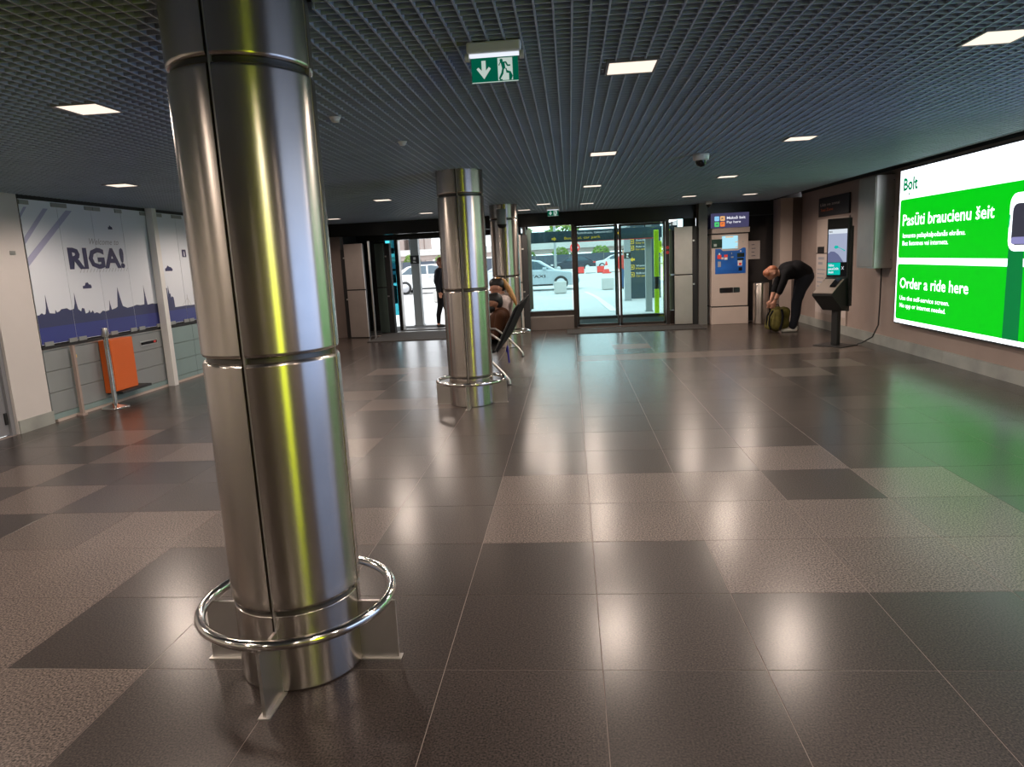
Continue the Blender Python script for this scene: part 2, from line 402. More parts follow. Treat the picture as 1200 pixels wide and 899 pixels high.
# facade
wf = tag(bx('wall_front', 'header', None, XL, XR+.2, YF-.05, YF+.15, 2.17, 3.05), kind='structure')
bx('wall_section', 'wall_brown', wf, XL, -4.90, YF-.1, YF+.1, 0, 2.17)
bx('wall_section', 'black', wf, 2.80, XR+.2, YF-.03, YF+.15, 0, 2.17)
bx('glass_strip', 'black_gloss', wf, 2.82, 4.18, YF-.04, YF-.031, .02, 2.15)
tag(bx('trim_1', 'beige', None, 4.17, 4.40, 14.56, YF-.05, 0, ZC), kind='structure')
tag(bx('trim_2', 'wall_brown', None, 4.40, 4.70, 14.56, YF-.05, 0, ZC), kind='structure')
tag(bx('trim_3', 'frame_grey', None, 2.62, 2.79, 14.74, YF-.04, 0, ZC), kind='structure')
# window_1 beside the sliding door
w1 = tag(bx('window_1', 'glass_cyan', None, -.93, .04, YF-.006, YF+.006, .40, 2.14), kind='structure')
bx('plinth', 'plinth', w1, -1.05, .055, 14.86, YF+.06, 0, .28, bevel=.008)
bx('window_sill', 'frame', w1, -1.02, .055, 14.92, YF+.06, .281, .40)
bx('sill_edge', 'alu', w1, -1.03, .052, 14.86, 14.90, .282, .296)
bx('window_frame', 'frame', w1, -.97, -.91, YF-.04, YF+.05, .40, 2.17)
MB().box(-.90, -.80, YF-.045, YF-.012, .44, 2.12).build('curtain_sheet', 'sheet_green', w1)
# sliding doors
d1 = tag(bx('door_1', 'frame', None, .055, .125, YF-.06, YF+.06, 0, 2.17), kind='structure')
bx('door_jamb', 'frame', d1, 2.0, 2.07, YF-.06, YF+.06, 0, 2.17)
bx('door_head', 'header', d1, .125, 2.0, YF-.05, YF+.05, 2.13, 2.17)
bx('threshold', 'plinth', d1, .125, 2.0, YF-.09, YF+.10, 0, .018)
for a, b, y in ((.13, 1.02, YF+.03), (1.04, 1.99, YF-.02)):
    lf = MB().box(a, a+.045, y-.02, y+.02, .02, 2.125).box(b-.03, b, y-.02, y+.02, .02, 2.125).box(a, b, y-.02, y+.02, .02, .075).box(a, b, y-.02, y+.02, 2.085, 2.125).build('door_leaf', 'frame', d1)
    bx('pane', 'glass_cyan', lf, a+.04, b-.02, y-.005, y+.005, .07, 2.09)
st = MB(); sp = Plane((1.96, YF-.045, 0), (1,0,0), (0,0,1), (0,-1,0))
for z in (1.50, 1.60): st.prism([(.035*math.cos(i*PI/5), z+.035*math.sin(i*PI/5)) for i in range(10)], sp.o+Vector((.075,-.02,0)), sp.u, sp.v, sp.n, .003)
st.build('warning_sticker', 'red', d1)
# the outer face of the porch behind it
d4 = tag(bx('door_4', 'frame', None, -1.0, 2.35, 17.10, 17.22, 2.27, 2.6), kind='structure')
bx('threshold', 'frame', d4, -1.0, 2.35, 17.0, 17.22, 0, .07)
for x in (-1.0, .16, 1.10, 2.24): bx('stile', 'frame', d4, x-.03, x+.03, 17.12, 17.20, .07, 2.27)
for a, b in ((-.97, .13), (.19, 1.07), (1.13, 2.21)): bx('pane', 'glass_clear', d4, a, b, 17.155, 17.165, .07, 2.27)
bx('side_panel', 'sheet_green', d1, 2.08, 2.24, YF-.02, YF+.02, .30, 1.02); bx('side_panel', 'sheet_green', d1, 2.08, 2.24, YF-.02, YF+.02, 1.05, 1.95); bx('side_panel', 'frame', d1, 2.08, 2.62, YF-.02, YF+.02, .0, .29)
bx('side_panel', 'black', d1, 2.36, 2.62, YF-.01, YF+.01, .29, 2.17)
bx('pane', 'glass_cyan', d1, 2.24, 2.36, YF-.006, YF+.006, .29, 2.17)
bx('side_glass', 'glass_teal', d4, 2.26, 2.275, YF+.16, 17.1, .02, 2.16)
bx('side_glass', 'glass_teal', d4, -1.03, -1.015, YF+.16, 17.1, .02, 2.16)
tag(bx('ceiling_porch', 'header', None, -5.0, 2.5, YF+.16, 17.3, 2.30, 2.38), kind='structure')
# left entrance: opening between metal screens, set deeper
d2 = tag(bx('door_2', 'header', None, -4.90, -1.0, 16.2, 16.4, 2.08, 2.6), kind='structure')
bx('door_jamb', 'header', d2, -4.02, -3.95, 16.2, 16.4, 0, 2.08)
bx('jamb_edge', 'alu', d2, -3.95, -3.93, 16.2, 16.4, 0, 2.08)
bx('door_jamb', 'header', d2, -1.25, -1.05, 16.2, 16.4, 0, 2.08)
bx('threshold', 'alu', d2, -4.02, -1.05, 16.25, 16.33, 0, .012)
bx('threshold', 'alu', d2, -4.02, -1.05, 15.66, 15.72, 0, .012)
bx('door_edge', 'alu', d2, -4.30, -4.27, 15.0, 15.05, 0, 2.05)
bx('dark_panel', 'black_gloss', d2, -4.90, -4.25, 16.30, 16.33, .0, 2.08)
bx('side_glass', 'glass_teal', d2, -4.25, -4.02, 16.30, 16.31, .35, 2.08)
bx('side_wall', 'void', d2, -4.95, -4.90, YF+.15, 16.4, 0, 2.3)
bx('mid_wall', 'void', d2, -1.15, -1.05, YF+.15, 17.1, 0, 2.3)
gb = MB()
for z, h in ((1.78, .13), (1.38, .05), (1.10, .20), (.62, .42)): gb.box(-4.20, -4.06, 16.34, 16.345, z, z+h)
gb.build('notice_sheets', 'screen_teal' if False else 'teal_clad', d2)
# dividing screens
def screen(x0, x1, y, m, label, ang=0., frame_side=1):
    t = thing('metal_screen', label, 'screen', None, ((x0+x1)/2, y, 0), ang); w = (x1-x0)/2
    bx('upper_sheet', m, t, -w, w, -.015, .015, 1.045, 2.0, bevel=.004)
    bx('lower_sheet', m, t, -w, w, -.015, .015, .02, 1.02, bevel=.004)
    f = MB().box(w+.01, w+.13, .02, .10, 0, 2.0).box(-w, w, .016, .06, .0, 1.98) if frame_side > 0 else MB().box(-w-.11, -w-.01, .02, .10, 0, 1.9).box(-w, w, .016, .06, .0, 1.98)
    f.build('back_frame', 'black', t)
    for z in (1.70, .82): bx('hinge', 'alu', t, *( (w+.01, w+.05) if frame_side > 0 else (-w-.05, -w-.01)), .008, .02, z, z+.03)
screen(2.14, 2.50, 14.82, 'sheet', 'brushed steel screen panel right of the glass sliding door')
screen(-4.78, -4.34, 14.80, 'sheet', 'wide brushed steel screen panel left of the open entrance', -.25, -1)
screen(-4.33, -4.10, 15.6, 'sheet_green', 'narrow dark tinted steel screen just beside the open entrance', -.30, 1)
screen(-1.13, -.99, 14.72, 'sheet', 'narrow steel screen partly behind the farthest column', 0, 1)
# door mats
def matting(name, label, x0, x1, y0, y1):
    tag(bx(name, 'mat_fibre', None, x0, x1, y0, y1, 0, .014, bevel=.004), label, 'mat')
matting('door_mat', 'dark fibre mat in front of the glass sliding doors', -.10, 2.62, 13.9, 14.72)
matting('door_mat', 'dark fibre mat before the open left entrance', -4.15, -1.2, 13.85, 15.5)
matting('porch_mat', 'dark mat inside the porch between sliding doors and outer glass', .1, 2.2, 15.35, 16.9)

# ------------------------------------------------------------------ ceiling fittings
near_lamp = {0: 'square warm downlight left of the nearest steel column, the larger of two', 1: 'square warm downlight above the RIGA poster wall',
 2: 'square warm downlight right of the large green exit sign', 3: 'square downlight cut by the right picture edge above the green screen',
 4: 'square downlight in the row past the exit sign, second one along', 5: 'square downlight right of the white dome camera',
 6: 'small downlight third along the row past the large exit sign', 7: 'small downlight beyond and below the white dome camera',
 8: 'small downlight right of the small far exit sign, fourth in its row', 9: 'small far downlight just before the trim post left of the pay machine',
 10: 'small far downlight above the pay machine', 11: 'small downlight left of the middle column, in front of the open entrance',
 12: 'small far downlight just left of the middle column over the entrance', 13: 'small far downlight beside the nearest column edge above left screens',
 14: 'tiny downlight directly left of the small far exit sign', 15: 'tiny downlight right of the farthest column, closest to its top'}
fr = MB(); 
for a in ((-HL-.008, HL+.008, -HL-.008, -HL+.004), (-HL-.008, HL+.008, HL-.004, HL+.008), (-HL-.008, -HL+.004, -HL, HL), (HL-.004, HL+.008, -HL, HL)): fr.box(*a, -.004, .05)
frm = fr.mesh('frame', 'lamp_frame'); dfm = MB().box(-HL+.002, HL-.002, -HL+.002, HL-.002, -.001, .03).mesh('diffuser', 'lamp')
for k, (x, y) in enumerate(LAMPS):
    t = thing('ceiling_downlight', near_lamp.get(k, 'square ceiling downlight hidden behind a column or behind the viewer'), 'light', 'square ceiling downlights', (x, y, ZC))
    link('frame', frm, t); link('diffuser', dfm, t)
    li = bpy.data.lights.new('lamp_light', 'SPOT'); li.energy = LAMP; li.color = (1.0, .82, .69); li.shadow_soft_size = .13
    li.spot_size = math.radians(168); li.spot_blend = .5
    lo = bpy.data.objects.new('lamp_light', li); C.objects.link(lo); lo.parent = t; lo.location = (0, 0, -.012)

def exit_sign(name, x, y, label, s=1.0):
    t = thing(name, label, 'sign', 'emergency exit signs', (x, y, ZC))
    bx('housing', 'white', t, -.115, .115, -.03, .03, -.045, .0, bevel=.008)
    bx('light_tube', 'exit_tube', t, -.105, .105, -.012, .012, -.056, -.0455)
    for e_ in (-1, 1): MB().tube([(.108*e_, 0, -.055), (.125*e_, 0, -.055)], .018, 12).build('end_cap', 'white', t)
    p = bx('sign_plate', 'exit_green', t, -.10, .10, -.004, .004, -.16, -.06)
    P = Plane((-.10, -.004, -.16), (1, 0, 0), (0, 0, 1), (0, -1, 0))
    mb = MB(); P.rect(mb, .113, .176, .005, .095, .0005, .001)
    P.poly(mb, [(.044,.088),(.062,.088),(.062,.048),(.075,.062),(.083,.055),(.053,.014),(.022,.055),(.030,.062),(.044,.048)], .0005, .001)
    P.rect(mb, .0, .2, -.001, .002, .0005, .001); mb.build('pictogram', 'exit_white', p)
    r = MB(); P.poly(r, [(.129+.007*math.cos(i*PI/5), .084+.007*math.sin(i*PI/5)) for i in range(10)], .002, .001)
    P.poly(r, [(.124,.074),(.145,.074),(.153,.060),(.167,.060),(.167,.066),(.157,.066),(.150,.079),(.124,.079),(.116,.066),(.120,.063)], .002, .0012)
    P.poly(r, [(.126,.076),(.143,.076),(.146,.050),(.132,.050)], .0025, .0012)
    P.poly(r, [(.132,.052),(.146,.052),(.149,.034),(.168,.030),(.168,.038),(.153,.043),(.150,.052)], .002, .0012)
    P.poly(r, [(.132,.052),(.140,.052),(.136,.030),(.123,.010),(.116,.014),(.127,.034)], .002, .0012)
    P.poly(r, [(.116,.014),(.123,.010),(.132,.008),(.132,.004),(.120,.004)], .002, .0012)
    P.poly(r, [(.160,.030),(.168,.038),(.176,.020),(.170,.005),(.160,.005)], .002, .0012)
    r.build('running_figure', 'exit_green', p)
exit_sign('exit_sign', -.29, 3.17, 'large green running man exit sign hanging from the lattice, nearest')
exit_sign('exit_sign', -.28, 13.5, 'small far green exit sign hanging before the entrance glass')
for x, y, lb in ((-1.405, 4.43, 'white smoke detector closer to the nearest steel column'), (-1.225, 5.44, 'white smoke detector above the middle steel column')):
    t = thing('smoke_detector', lb, 'detector', None, (x, y, ZC))
    MB().lathe([(0, -.012), (.030, -.012), (.034, -.004), (.036, 0)], seg=18).lathe([(.036,0),(0,0)], seg=18).build('base', 'white', t)
    MB().lathe([(0, -.030), (.018, -.029), (.025, -.022), (.026, -.012)], seg=18).build('chamber', 'white', t)
def dome(x, y, lb, s=1.0):
    t = thing('dome_camera', lb, 'camera', None, (x, y, ZC))
    MB().lathe([(0, 0), (.078*s, 0), (.080*s, -.02), (.076*s, -.055), (.06*s, -.062), (0, -.062)], seg=22).build('housing', 'white', t)
    MB().lathe([(.055*s, -.062), (.052*s, -.085), (.035*s, -.112), (0, -.122)], seg=22).build('dome', 'black_gloss', t)
dome(1.30, 7.2, 'white dome camera hanging from the lattice above the floor centre')
dome(2.72, 14.25, 'small dome camera high beside the pay machine sign', .8)

# ------------------------------------------------------------------ steel columns
def column(cx, cy, label, simple=False):
    t = thing('steel_column', label, 'column', None, (cx, cy, 0)); t['kind'] = 'thing'
    MB().lathe([(.226, 0), (.226, 2.52)], seg=48).build('core', 'steel_dark', t)
    g = .030   # half the joint between panels, in radians
    for z0, z1, r, nm in ((.004, .30, .2365, 'base_panel'), (.318, 1.225, .242, 'panel'), (1.243, 2.19, .242, 'panel'), (2.208, 2.515, .242, 'panel')):
        for k in range(4):
            a0 = k*PI/2+g; a1 = (k+1)*PI/2-g
            if nm == 'base_panel': pr = [(.222, z0), (r-.002, z0), (r, z0+.002), (r, z0+.003), (r, z1-.003), (r, z1-.002), (r-.002, z1), (.222, z1)]
            else: pr = [(.222, z0), (r-.008, z0), (r-.003, z0+.004), (r, z0+.012), (r, z0+.0135), (r, z1-.0135), (r, z1-.012), (r-.003, z1-.004), (r-.008, z1), (.222, z1)]
            MB().lathe(pr, seg=20, a0=a0, a1=a1).build(nm, 'steel', t)
    for k in range(4):
        a = k*PI/2
        MB().box(.222, .239, -.0035, .0035, .004, 2.51, T=Matrix.Rotation(a+.017, 4, 'Z')).build('joint_strip', 'alu', t)
    RZ, RR = .262, .362
    MB().tube([(RR*math.cos(2*PI*i/64), RR*math.sin(2*PI*i/64), RZ) for i in range(64)], .0195, 14, True).build('rail_ring', 'chrome', t)
    for k in range(4):
        Tm = Matrix.Rotation(k*PI/2, 4, 'Z')
        b = MB().box(.2370, .385, -.006, .006, .004, .243, T=Tm).build('bracket', 'steel_plain', t)
        MB().box(.2370, .395, -.022, .022, 0, .004, T=Tm).build('foot_plate', 'steel_plain', b)
column(-1.11, 2.502, 'nearest brushed steel column with ring rail, tallest in view')
column(-1.11, 7.457, 'middle brushed steel column, ringed, in front of the seats')
column(-1.11, 12.36, 'farthest brushed steel column behind the bench near the glass')
sb = thing('wall_speaker', 'rounded grey box mounted high on the farthest steel column', 'speaker', None, (-1.12, 12.112, 0))
MB().lathe([(0, 2.05), (.05, 2.055), (.075, 2.10), (.08, 2.16), (.08, 2.34), (.075, 2.36), (0, 2.365)], seg=20, a0=PI, a1=2*PI).build('shell', 'grey_clad', sb)
MB().lathe([(0, 2.045), (.052, 2.05), (.078, 2.095), (.081, 2.11)], seg=20, a0=PI, a1=2*PI).build('grille', 'black', sb)

# ------------------------------------------------------------------ left partition with the city poster
gp = thing('poster_partition', 'glazed partition printed with RIGA skyline over grey cladding by left wall', 'partition')
XP = XL+.0
PP = Plane((XP, 0, 0), (0, 1, 0), (0, 0, 1), (1, 0, 0))       # u = Y
J = [7.085, 7.64, 8.21, 8.78, 9.345, 9.55, 10.04, 10.6, 10.9]
sky_line = [(7.085,1.18),(7.12,1.18),(7.16,1.20),(7.19,1.18),(7.215,1.19),(7.235,1.25),(7.25,1.39),(7.262,1.25),(7.275,1.19),(7.36,1.18),(7.37,1.22),(7.39,1.19),(7.43,1.20),(7.46,1.22),(7.55,1.225),(7.6,1.20),(7.665,1.21),
 (7.69,1.27),(7.705,1.39),(7.72,1.27),(7.735,1.20),(7.78,1.17),(7.80,1.21),(7.84,1.20),(7.85,1.14),(7.9,1.15),(7.92,1.18),(7.94,1.14),(7.98,1.17),(8.0,1.13),(8.05,1.14),(8.1,1.12),(8.16,1.15),(8.22,1.14),(8.285,1.15),(8.30,1.21),(8.31,1.27),(8.32,1.21),(8.335,1.15),(8.42,1.165),
 (8.455,1.18),(8.475,1.30),(8.50,1.42),(8.525,1.30),(8.56,1.18),(8.65,1.15),(8.76,1.16),(8.85,1.175),(8.93,1.165),(9.02,1.17),(9.04,1.28),(9.05,1.42),(9.07,1.28),(9.09,1.16),(9.2,1.17),(9.3,1.16),(9.345,1.17)]
sky_r = [(9.55,1.12),(9.555,1.36),(9.60,1.36),(9.605,1.22),(9.615,1.30),(9.63,1.39),(9.645,1.28),(9.67,1.28),(9.675,1.22),(9.70,1.24),(9.74,1.22),(9.75,1.08),(9.9,1.08),(10.04,1.085),(10.2,1.08),(10.6,1.085),(10.9,1.08)]
def clip_line(line, a, b):
    def at(u):
        for p, q in zip(line, line[1:]):
            if p[0] <= u <= q[0]: return p[1]+(q[1]-p[1])*(u-p[0])/max(q[0]-p[0], 1e-6)
        return line[-1][1]
    return [(a, at(a))]+[p for p in line if a+1e-4 < p[0] < b-1e-4]+[(b, at(b))]
def clip_poly(pts, a, b):
    for side, lim in ((1, a), (-1, b)):
        out = []
        for p, q in zip(pts, pts[1:]+pts[:1]):
            ip, iq = side*(p[0]-lim) >= 0, side*(q[0]-lim) >= 0
            if ip: out.append(p)
            if ip != iq:
                t = (lim-p[0])/(q[0]-p[0]); out.append((lim, p[1]+t*(q[1]-p[1])))
        pts = out
        if not pts: return []
    return pts
diags = [[(7.0,2.11),(7.0,2.15),(7.15,2.32),(7.19,2.32)], [(6.95,1.80),(6.95,1.87),(7.43,2.32),(7.50,2.32)], [(7.0,1.63),(7.0,1.72),(7.78,2.32),(7.88,2.32)]]
clouds = [[(7.87,1.43),(7.87,1.46),(7.91,1.465),(7.925,1.495),(7.965,1.50),(7.985,1.475),(8.01,1.475),(8.025,1.45),(8.02,1.43)],
          [(8.49,2.135),(8.49,2.16),(8.51,2.165),(8.525,2.185),(8.545,2.17),(8.565,2.165),(8.575,2.135)],
          [(9.62,1.595),(9.62,1.63),(9.66,1.645),(9.69,1.675),(9.73,1.655),(9.77,1.65),(9.81,1.62),(9.80,1.595)]]
for a, b in zip(J, J[1:]):
    if abs(a-9.345) < 1e-3: continue
    a += .003; b -= .003
    g = MB(); PP.rect(g, a, b, .855, 2.40, -.006, .006); g = g.build('poster_panel', 'print_white', gp)
    line = sky_line if b < 9.4 else sky_r
    mb = MB(); cl = clip_line(line, a, b); PP.poly(mb, cl+[(b, 1.04), (a, 1.04)], .0005, .001, 0)
    PP.rect(mb, a, b, .86, 1.04, .0005, .001, 1)
    for d in diags:
        c = clip_poly([d[0], d[2], d[3], d[1]] if False else [d[0], d[3], d[2], d[1]], a, b)
        if len(c) > 2: PP.poly(mb, c, .0005, .001, 2)
    for d in clouds:
        if a < d[0][0] and d[-1][0] < b: PP.poly(mb, d, .0005, .001, 3)
    mb.build('skyline_print', ['print_navy', 'print_blue', 'print_lilac', 'print_ink'], g)
PP.text('lettering', 'RIGA!', 7.70, 8.72, 1.67, .235, .003, 'print_ink', gp, bold=.04)
PP.text('script_lettering', 'Welcome to', 8.10, 8.65, 1.945, .075, .002, 'print_grey', gp, shear=.35)
br_ = MB()
for k in range(16): PP.poly(br_, [(7.86+.058*k, 1.615), (7.866+.058*k, 1.615), (7.90+.058*k, 1.66), (7.894+.058*k, 1.66)], .0018, .0006)
PP.poly(br_, [(10.10,1.19),(10.105,1.19),(10.19,1.085),(10.185,1.085)], .0018, .0006); PP.poly(br_, [(10.10,1.19),(10.105,1.19),(9.95,1.09),(9.945,1.09)], .0018, .0006)
PP.poly(br_, [(10.10,1.24),(10.107,1.24),(10.107,1.085),(10.10,1.085)], .0018, .0006)
br_.build('hatching', 'print_grey', gp)
ic = MB(); PP.poly(ic, rrect(10.11, 10.22, 1.79, 1.90, .012), .0018, .001); ic.build('info_icon', 'print_ink', gp)
PP.text('icon_lettering', 'i', 10.15, 10.18, 1.805, .075, .0035, 'print_white', gp, bold=.02)
for z, pos in ((2.345, (7.085,7.55,7.66,8.10,8.24,8.66,9.19,9.56,9.95,10.07)), (.84, (7.12,7.50,7.66,8.06,8.24,8.64,8.82,9.23,9.56,9.92,10.07))):
    for u in pos:
        m_ = MB(); PP.rect(m_, u, u+.13, z, z+.045, 0, .014); m_.build('clamp', 'clip', gp)
bx('top_rail', 'black', gp, XP-.05, XP-.004, 7.08, 10.9, 2.401, 2.46)
bx('lower_rail', 'black', gp, XP-.05, XP+.002, 7.08, 10.9, .805, .84)
bx('ledge', 'alu', gp, XP-.03, XP+.012, 7.08, 9.44, .792, .804)
for z0, z1 in ((.565, .79), (.33, .559), (.095, .324), (.03, .089)):
    for a, b, m_ in ((7.085, 7.545, 'grey_clad'), (7.55, 8.60, 'grey_clad'), (8.605, 9.44, 'grey_clad'), (9.55, 10.13, 'teal_clad'), (10.136, 10.9, 'teal_clad')):
        bx('cladding_panel', 'teal_clad' if z1 < .09 else m_, gp, XP-.03, XP, a, b, z0, z1)
bx('joint_backing', 'black', gp, XP-.06, XP-.031, 7.08, 10.9, 0, .8)
bx('kick_strip', 'beige', gp, XP-.02, XP+.012, 7.13, 10.9, 0, .028)
sl = bx('letter_slot', 'alu', gp, XP, XP+.006, 8.80, 9.19, .625, .69)
bx('slot_opening', 'black_gloss', sl, XP+.006, XP+.008, 8.815, 9.175, .64, .675)
bx('slot_light', 'red', sl, XP+.008, XP+.010, 9.10, 9.15, .645, .67)
bx('yellow_tag', 'yellow', gp, XP, XP+.004, 7.55, 7.585, .655, .69)
tag(bx('slim_post', 'white', None, XP+.012, XP+.11, 9.30, 9.40, 0, ZC, bevel=.004), 'slim white post dividing the RIGA poster wall', 'post')
sp_ = thing('support_post', 'thin copper toned upright left of the orange box', 'post', None, (XP+.06, 7.46, 0))
bx('upright', 'wall_warm', sp_, -.018, .018, -.018, .018, .02, .81); bx('foot', 'wall_warm', sp_, -.04, .04, -.05, .03, 0, .02)
ob = thing('orange_box', 'bright orange box mounted on the grey cladding by stanchion', 'box', None, (XP, 8.0, 0))
bx('body', 'orange', ob, .001, .14, 0, .44, .17, .80, bevel=.006)
bx('side_rail', 'orange', ob, .02, .10, -.035, -.002, .16, .80)
bx('shelf', 'black', ob, .001, .20, .02, .62, .135, .165)
sn = thing('stanchion', 'chrome queue stanchion standing before the orange box', 'stanchion', None, (-5.50, 7.85, 0))
MB().lathe([(0, .0), (.150, 0), (.155, .006), (.14, .015), (.06, .04), (.032, .055), (0, .055)], seg=28).build('base', 'chrome', sn)
MB().lathe([(.027, .05), (.027, .86)], seg=18).build('pole', 'chrome', sn)
MB().lathe([(.031, .86), (.034, .865), (.034, .95), (.028, .962), (0, .964)], seg=18).build('belt_head', 'steel_plain', sn)
tag(bx('litter_bin', 'black', None, -5.28, -5.02, 5.05, 5.42, 0, .13, bevel=.01), 'low black box edge at the lower left door', 'box')

# ------------------------------------------------------------------ right wall: light boxes, cabinet, signs
def light_box(label, y0, y1, z0, z1):
    t = thing('advert_screen', label, 'screen', None, (XR, y1, 0))
    bx('casing', 'black', t, -.095, -.001, y0-y1-.02, .02, z0-.02, z1+.02)
    bx('lit_face', 'ad_white', t, -.105, -.0955, y0-y1, 0, z0, z1)
    return t, Plane((-.105, 0, 0), (0, -1, 0), (0, 0, 1), (-1, 0, 0))
t, A = light_box('large backlit green and white ride advert on the right wall', 5.55, 10.17, .41, 2.43)
g1 = MB(); A.poly(g1, rrect(.035, 4.58, 1.285, 2.05, .04), .0005); g1.build('upper_green_field', 'ad_green', t)
g1 = MB(); A.poly(g1, rrect(.035, 4.58, .462, 1.205, .04), .0005); g1.build('lower_green_field', 'ad_green', t)
A.text('lettering', 'Bolt', .10, .49, 2.17, .158, .001, 'ad_logo', t, bold=.035)
dt = MB(); A.poly(dt, [(.272+.018*math.cos(i*PI/6), 2.115+.016*math.sin(i*PI/6)) for i in range(12)], .001, .001); dt.build('logo_dot', 'ad_logo', t)
A.text('lettering', 'Pasūti braucienu šeit', .13, 2.20, 1.71, .150, .003, 'ad_white', t, bold=.010)
A.text('lettering', 'Izmanto pašapkalpošanās ekrānu.', .15, 1.67, 1.55, .062, .003, 'ad_white', t, bold=.004)
A.text('lettering', 'Bez lietotnes vai interneta.', .15, 1.31, 1.45, .062, .003, 'ad_white', t, bold=.004)
A.text('lettering', 'Order a ride here', .13, 1.80, .885, .145, .003, 'ad_white', t, bold=.010)
A.text('lettering', 'Use the self-service screen.', .14, 1.41, .725, .062, .003, 'ad_white', t, bold=.004)
A.text('lettering', 'No app or internet needed.', .15, 1.34, .625, .062, .003, 'ad_white', t, bold=.004)
ph = MB(); A.poly(ph, [(2.485,.462),(2.485,1.42),(2.72,1.42),(2.74,1.2),(2.75,.462)], .0028); ph.build('sleeve', 'ad_dark', t)
ph = MB(); A.poly(ph, rrect(2.47, 3.05, 1.36, 1.935, .11), .0055); phn = ph.build('phone', 'ad_white', t)
ph = MB(); A.poly(ph, rrect(2.525, 2.98, 1.42, 1.83, .075), .008); A.poly(ph, rrect(2.53, 2.96, 1.43, 1.50, .03), .0105, .002, 1); A.poly(ph, [(2.465,1.60),(2.48,1.60),(2.49,1.72),(2.47,1.73)], .008, .002, 2)
ph.build('phone_screen', ['ad_phone', 'ad_violet', 'ad_mint'], phn)
t2, A2 = light_box('pale blue backlit advert further along the right wall', .4, 5.05, .41, 2.43)
g1 = MB(); A2.poly(g1, rrect(.04, 4.6, .46, 2.05, .04), .0005); g1.build('blue_field', 'ad_sky', t2)
t3, A3 = light_box('yellow backlit advert at the rear end of the right wall', -5.7, -3.6, .12, 1.75)
g1 = MB(); A3.poly(g1, rrect(.02, 2.08, .14, 1.73, .03), .0005); g1.build('yellow_field', 'ad_yellow', t3)

cb = thing('metal_cabinet', 'grey metal wall cabinet hung left of the green advert', 'cabinet', None, (XR, 10.85, 0))
bx('body', 'steel_plain', cb, -.255, -.001, -.30, .30, 1.14, 2.435, bevel=.004)
bx('door', 'sheet', cb, -.268, -.256, -.29, .29, 1.16, 2.42, bevel=.003)
for z in (1.25, 1.85, 2.35): bx('screw', 'black', cb, -.03, -.018, -.303, -.3005, z, z+.012)
cab = [(XR-.04, 10.80, 1.14), (XR-.04, 10.80, .7), (XR-.05, 10.80, .30), (XR-.12, 10.82, .12), (XR-.26, 10.86, .03), (4.27, 10.88, .014)]
tag(MB().tube(cab, .011, 8).build('power_cable', 'black'), 'black cable hanging from the metal cabinet to the kiosk', 'cable')

ws = thing('direction_sign', 'black wall sign with white and orange lettering above kiosk', 'sign', None, (XR, 13.55, 0))
bx('plate', 'black', ws, -.03, -.001, -1.42, 0, 2.0, 2.325, bevel=.003)
Pw = Plane((-.03, 0, 0), (0, -1, 0), (0, 0, 1), (-1, 0, 0))
Pw.text('lettering', 'Līdz ne zonai', .10, 1.02, 2.18, .05, .002, 'offwhite', ws, bold=.006)
Pw.text('lettering', 'Taxi Zone', .11, .72, 2.09, .05, .002, 'orange', ws, bold=.006)
nb = thing('notice_board', 'tall pale notice board on the wall behind the kiosk', 'board', None, (XR, 13.62, 0))
bx('board', 'beige', nb, -.025, -.001, -1.5, 0, .12, 1.955, bevel=.003)
Pn = Plane((-.025, 0, 0), (0, -1, 0), (0, 0, 1), (-1, 0, 0))
m_ = MB(); Pn.rect(m_, .0, 1.5, 1.345, 1.36, .0005, .004); Pn.rect(m_, .09, .40, 1.36, 1.47, .0005, .012); m_.build('divider', 'black', nb)
m_ = MB(); Pn.rect(m_, .02, 1.47, .28, 1.335, .0005, .002); sh = m_.build('printed_sheet', 'offwhite', nb)
for i, (w, z) in enumerate(((.30, 1.24), (.22, 1.15))): 
    m_ = MB(); Pn.rect(m_, .12, .12+w, z, z+.045, .003, .001); m_.build('heading_bar', 'print_grey', sh)
m_ = MB()
for k in range(9): Pn.rect(m_, .08, .50-.05*(k % 3), 1.05-.075*k, 1.072-.075*k, .003, .001)
m_.build('printed_lines', 'print_grey', sh)

# ------------------------------------------------------------------ self-service kiosk
n = Vector((-.80, -.60, 0))
kz = math.atan2(n.y, n.x)+PI/2        # local -y is the front
kk = thing('ordering_kiosk', 'black self-service ordering kiosk with lit screen on a post', 'kiosk', None, (3.965, 10.92, 0), kz)
bx('base_plate', 'black', kk, -.24, .24, -.20, .20, 0, .012, bevel=.003)
bx('post', 'black', kk, -.05, .05, -.045, .045, .012, .62, bevel=.006)
MB().prism([(.06,.52),(.06,1.06),(.0,1.06),(-.06,1.0),(-.36,.80),(-.36,.77),(-.10,.54)], (-.165,0,0), (0,1,0), (0,0,1), (1,0,0), .33).build('housing', 'black', kk)
pd = MB().prism([(-.075,1.0),(-.352,.815),(-.352,.805),(-.075,.985)], (-.155,0,0), (0,1,0), (0,0,1), (1,0,0), .31).build('keyboard_shelf', 'wall_warm', kk)
MB().prism([(-.09,1.015),(-.24,.915),(-.24,.89),(-.09,.98)], (.04,0,0), (0,1,0), (0,0,1), (1,0,0), .09).build('card_reader', 'black_gloss', pd)
bx('screen_housing', 'black', kk, -.175, .175, -.02, .06, 1.0, 1.88, bevel=.008)
bx('side_spine', 'black', kk, .17, .20, -.0, .06, .6, 1.76)
K = Plane((-.155, -.02, 1.03), (1, 0, 0), (0, 0, 1), (0, -1, 0))
m_ = MB(); K.rect(m_, 0, .31, 0, .70, .0005); scr = m_.build('display', 'screen_black', kk)
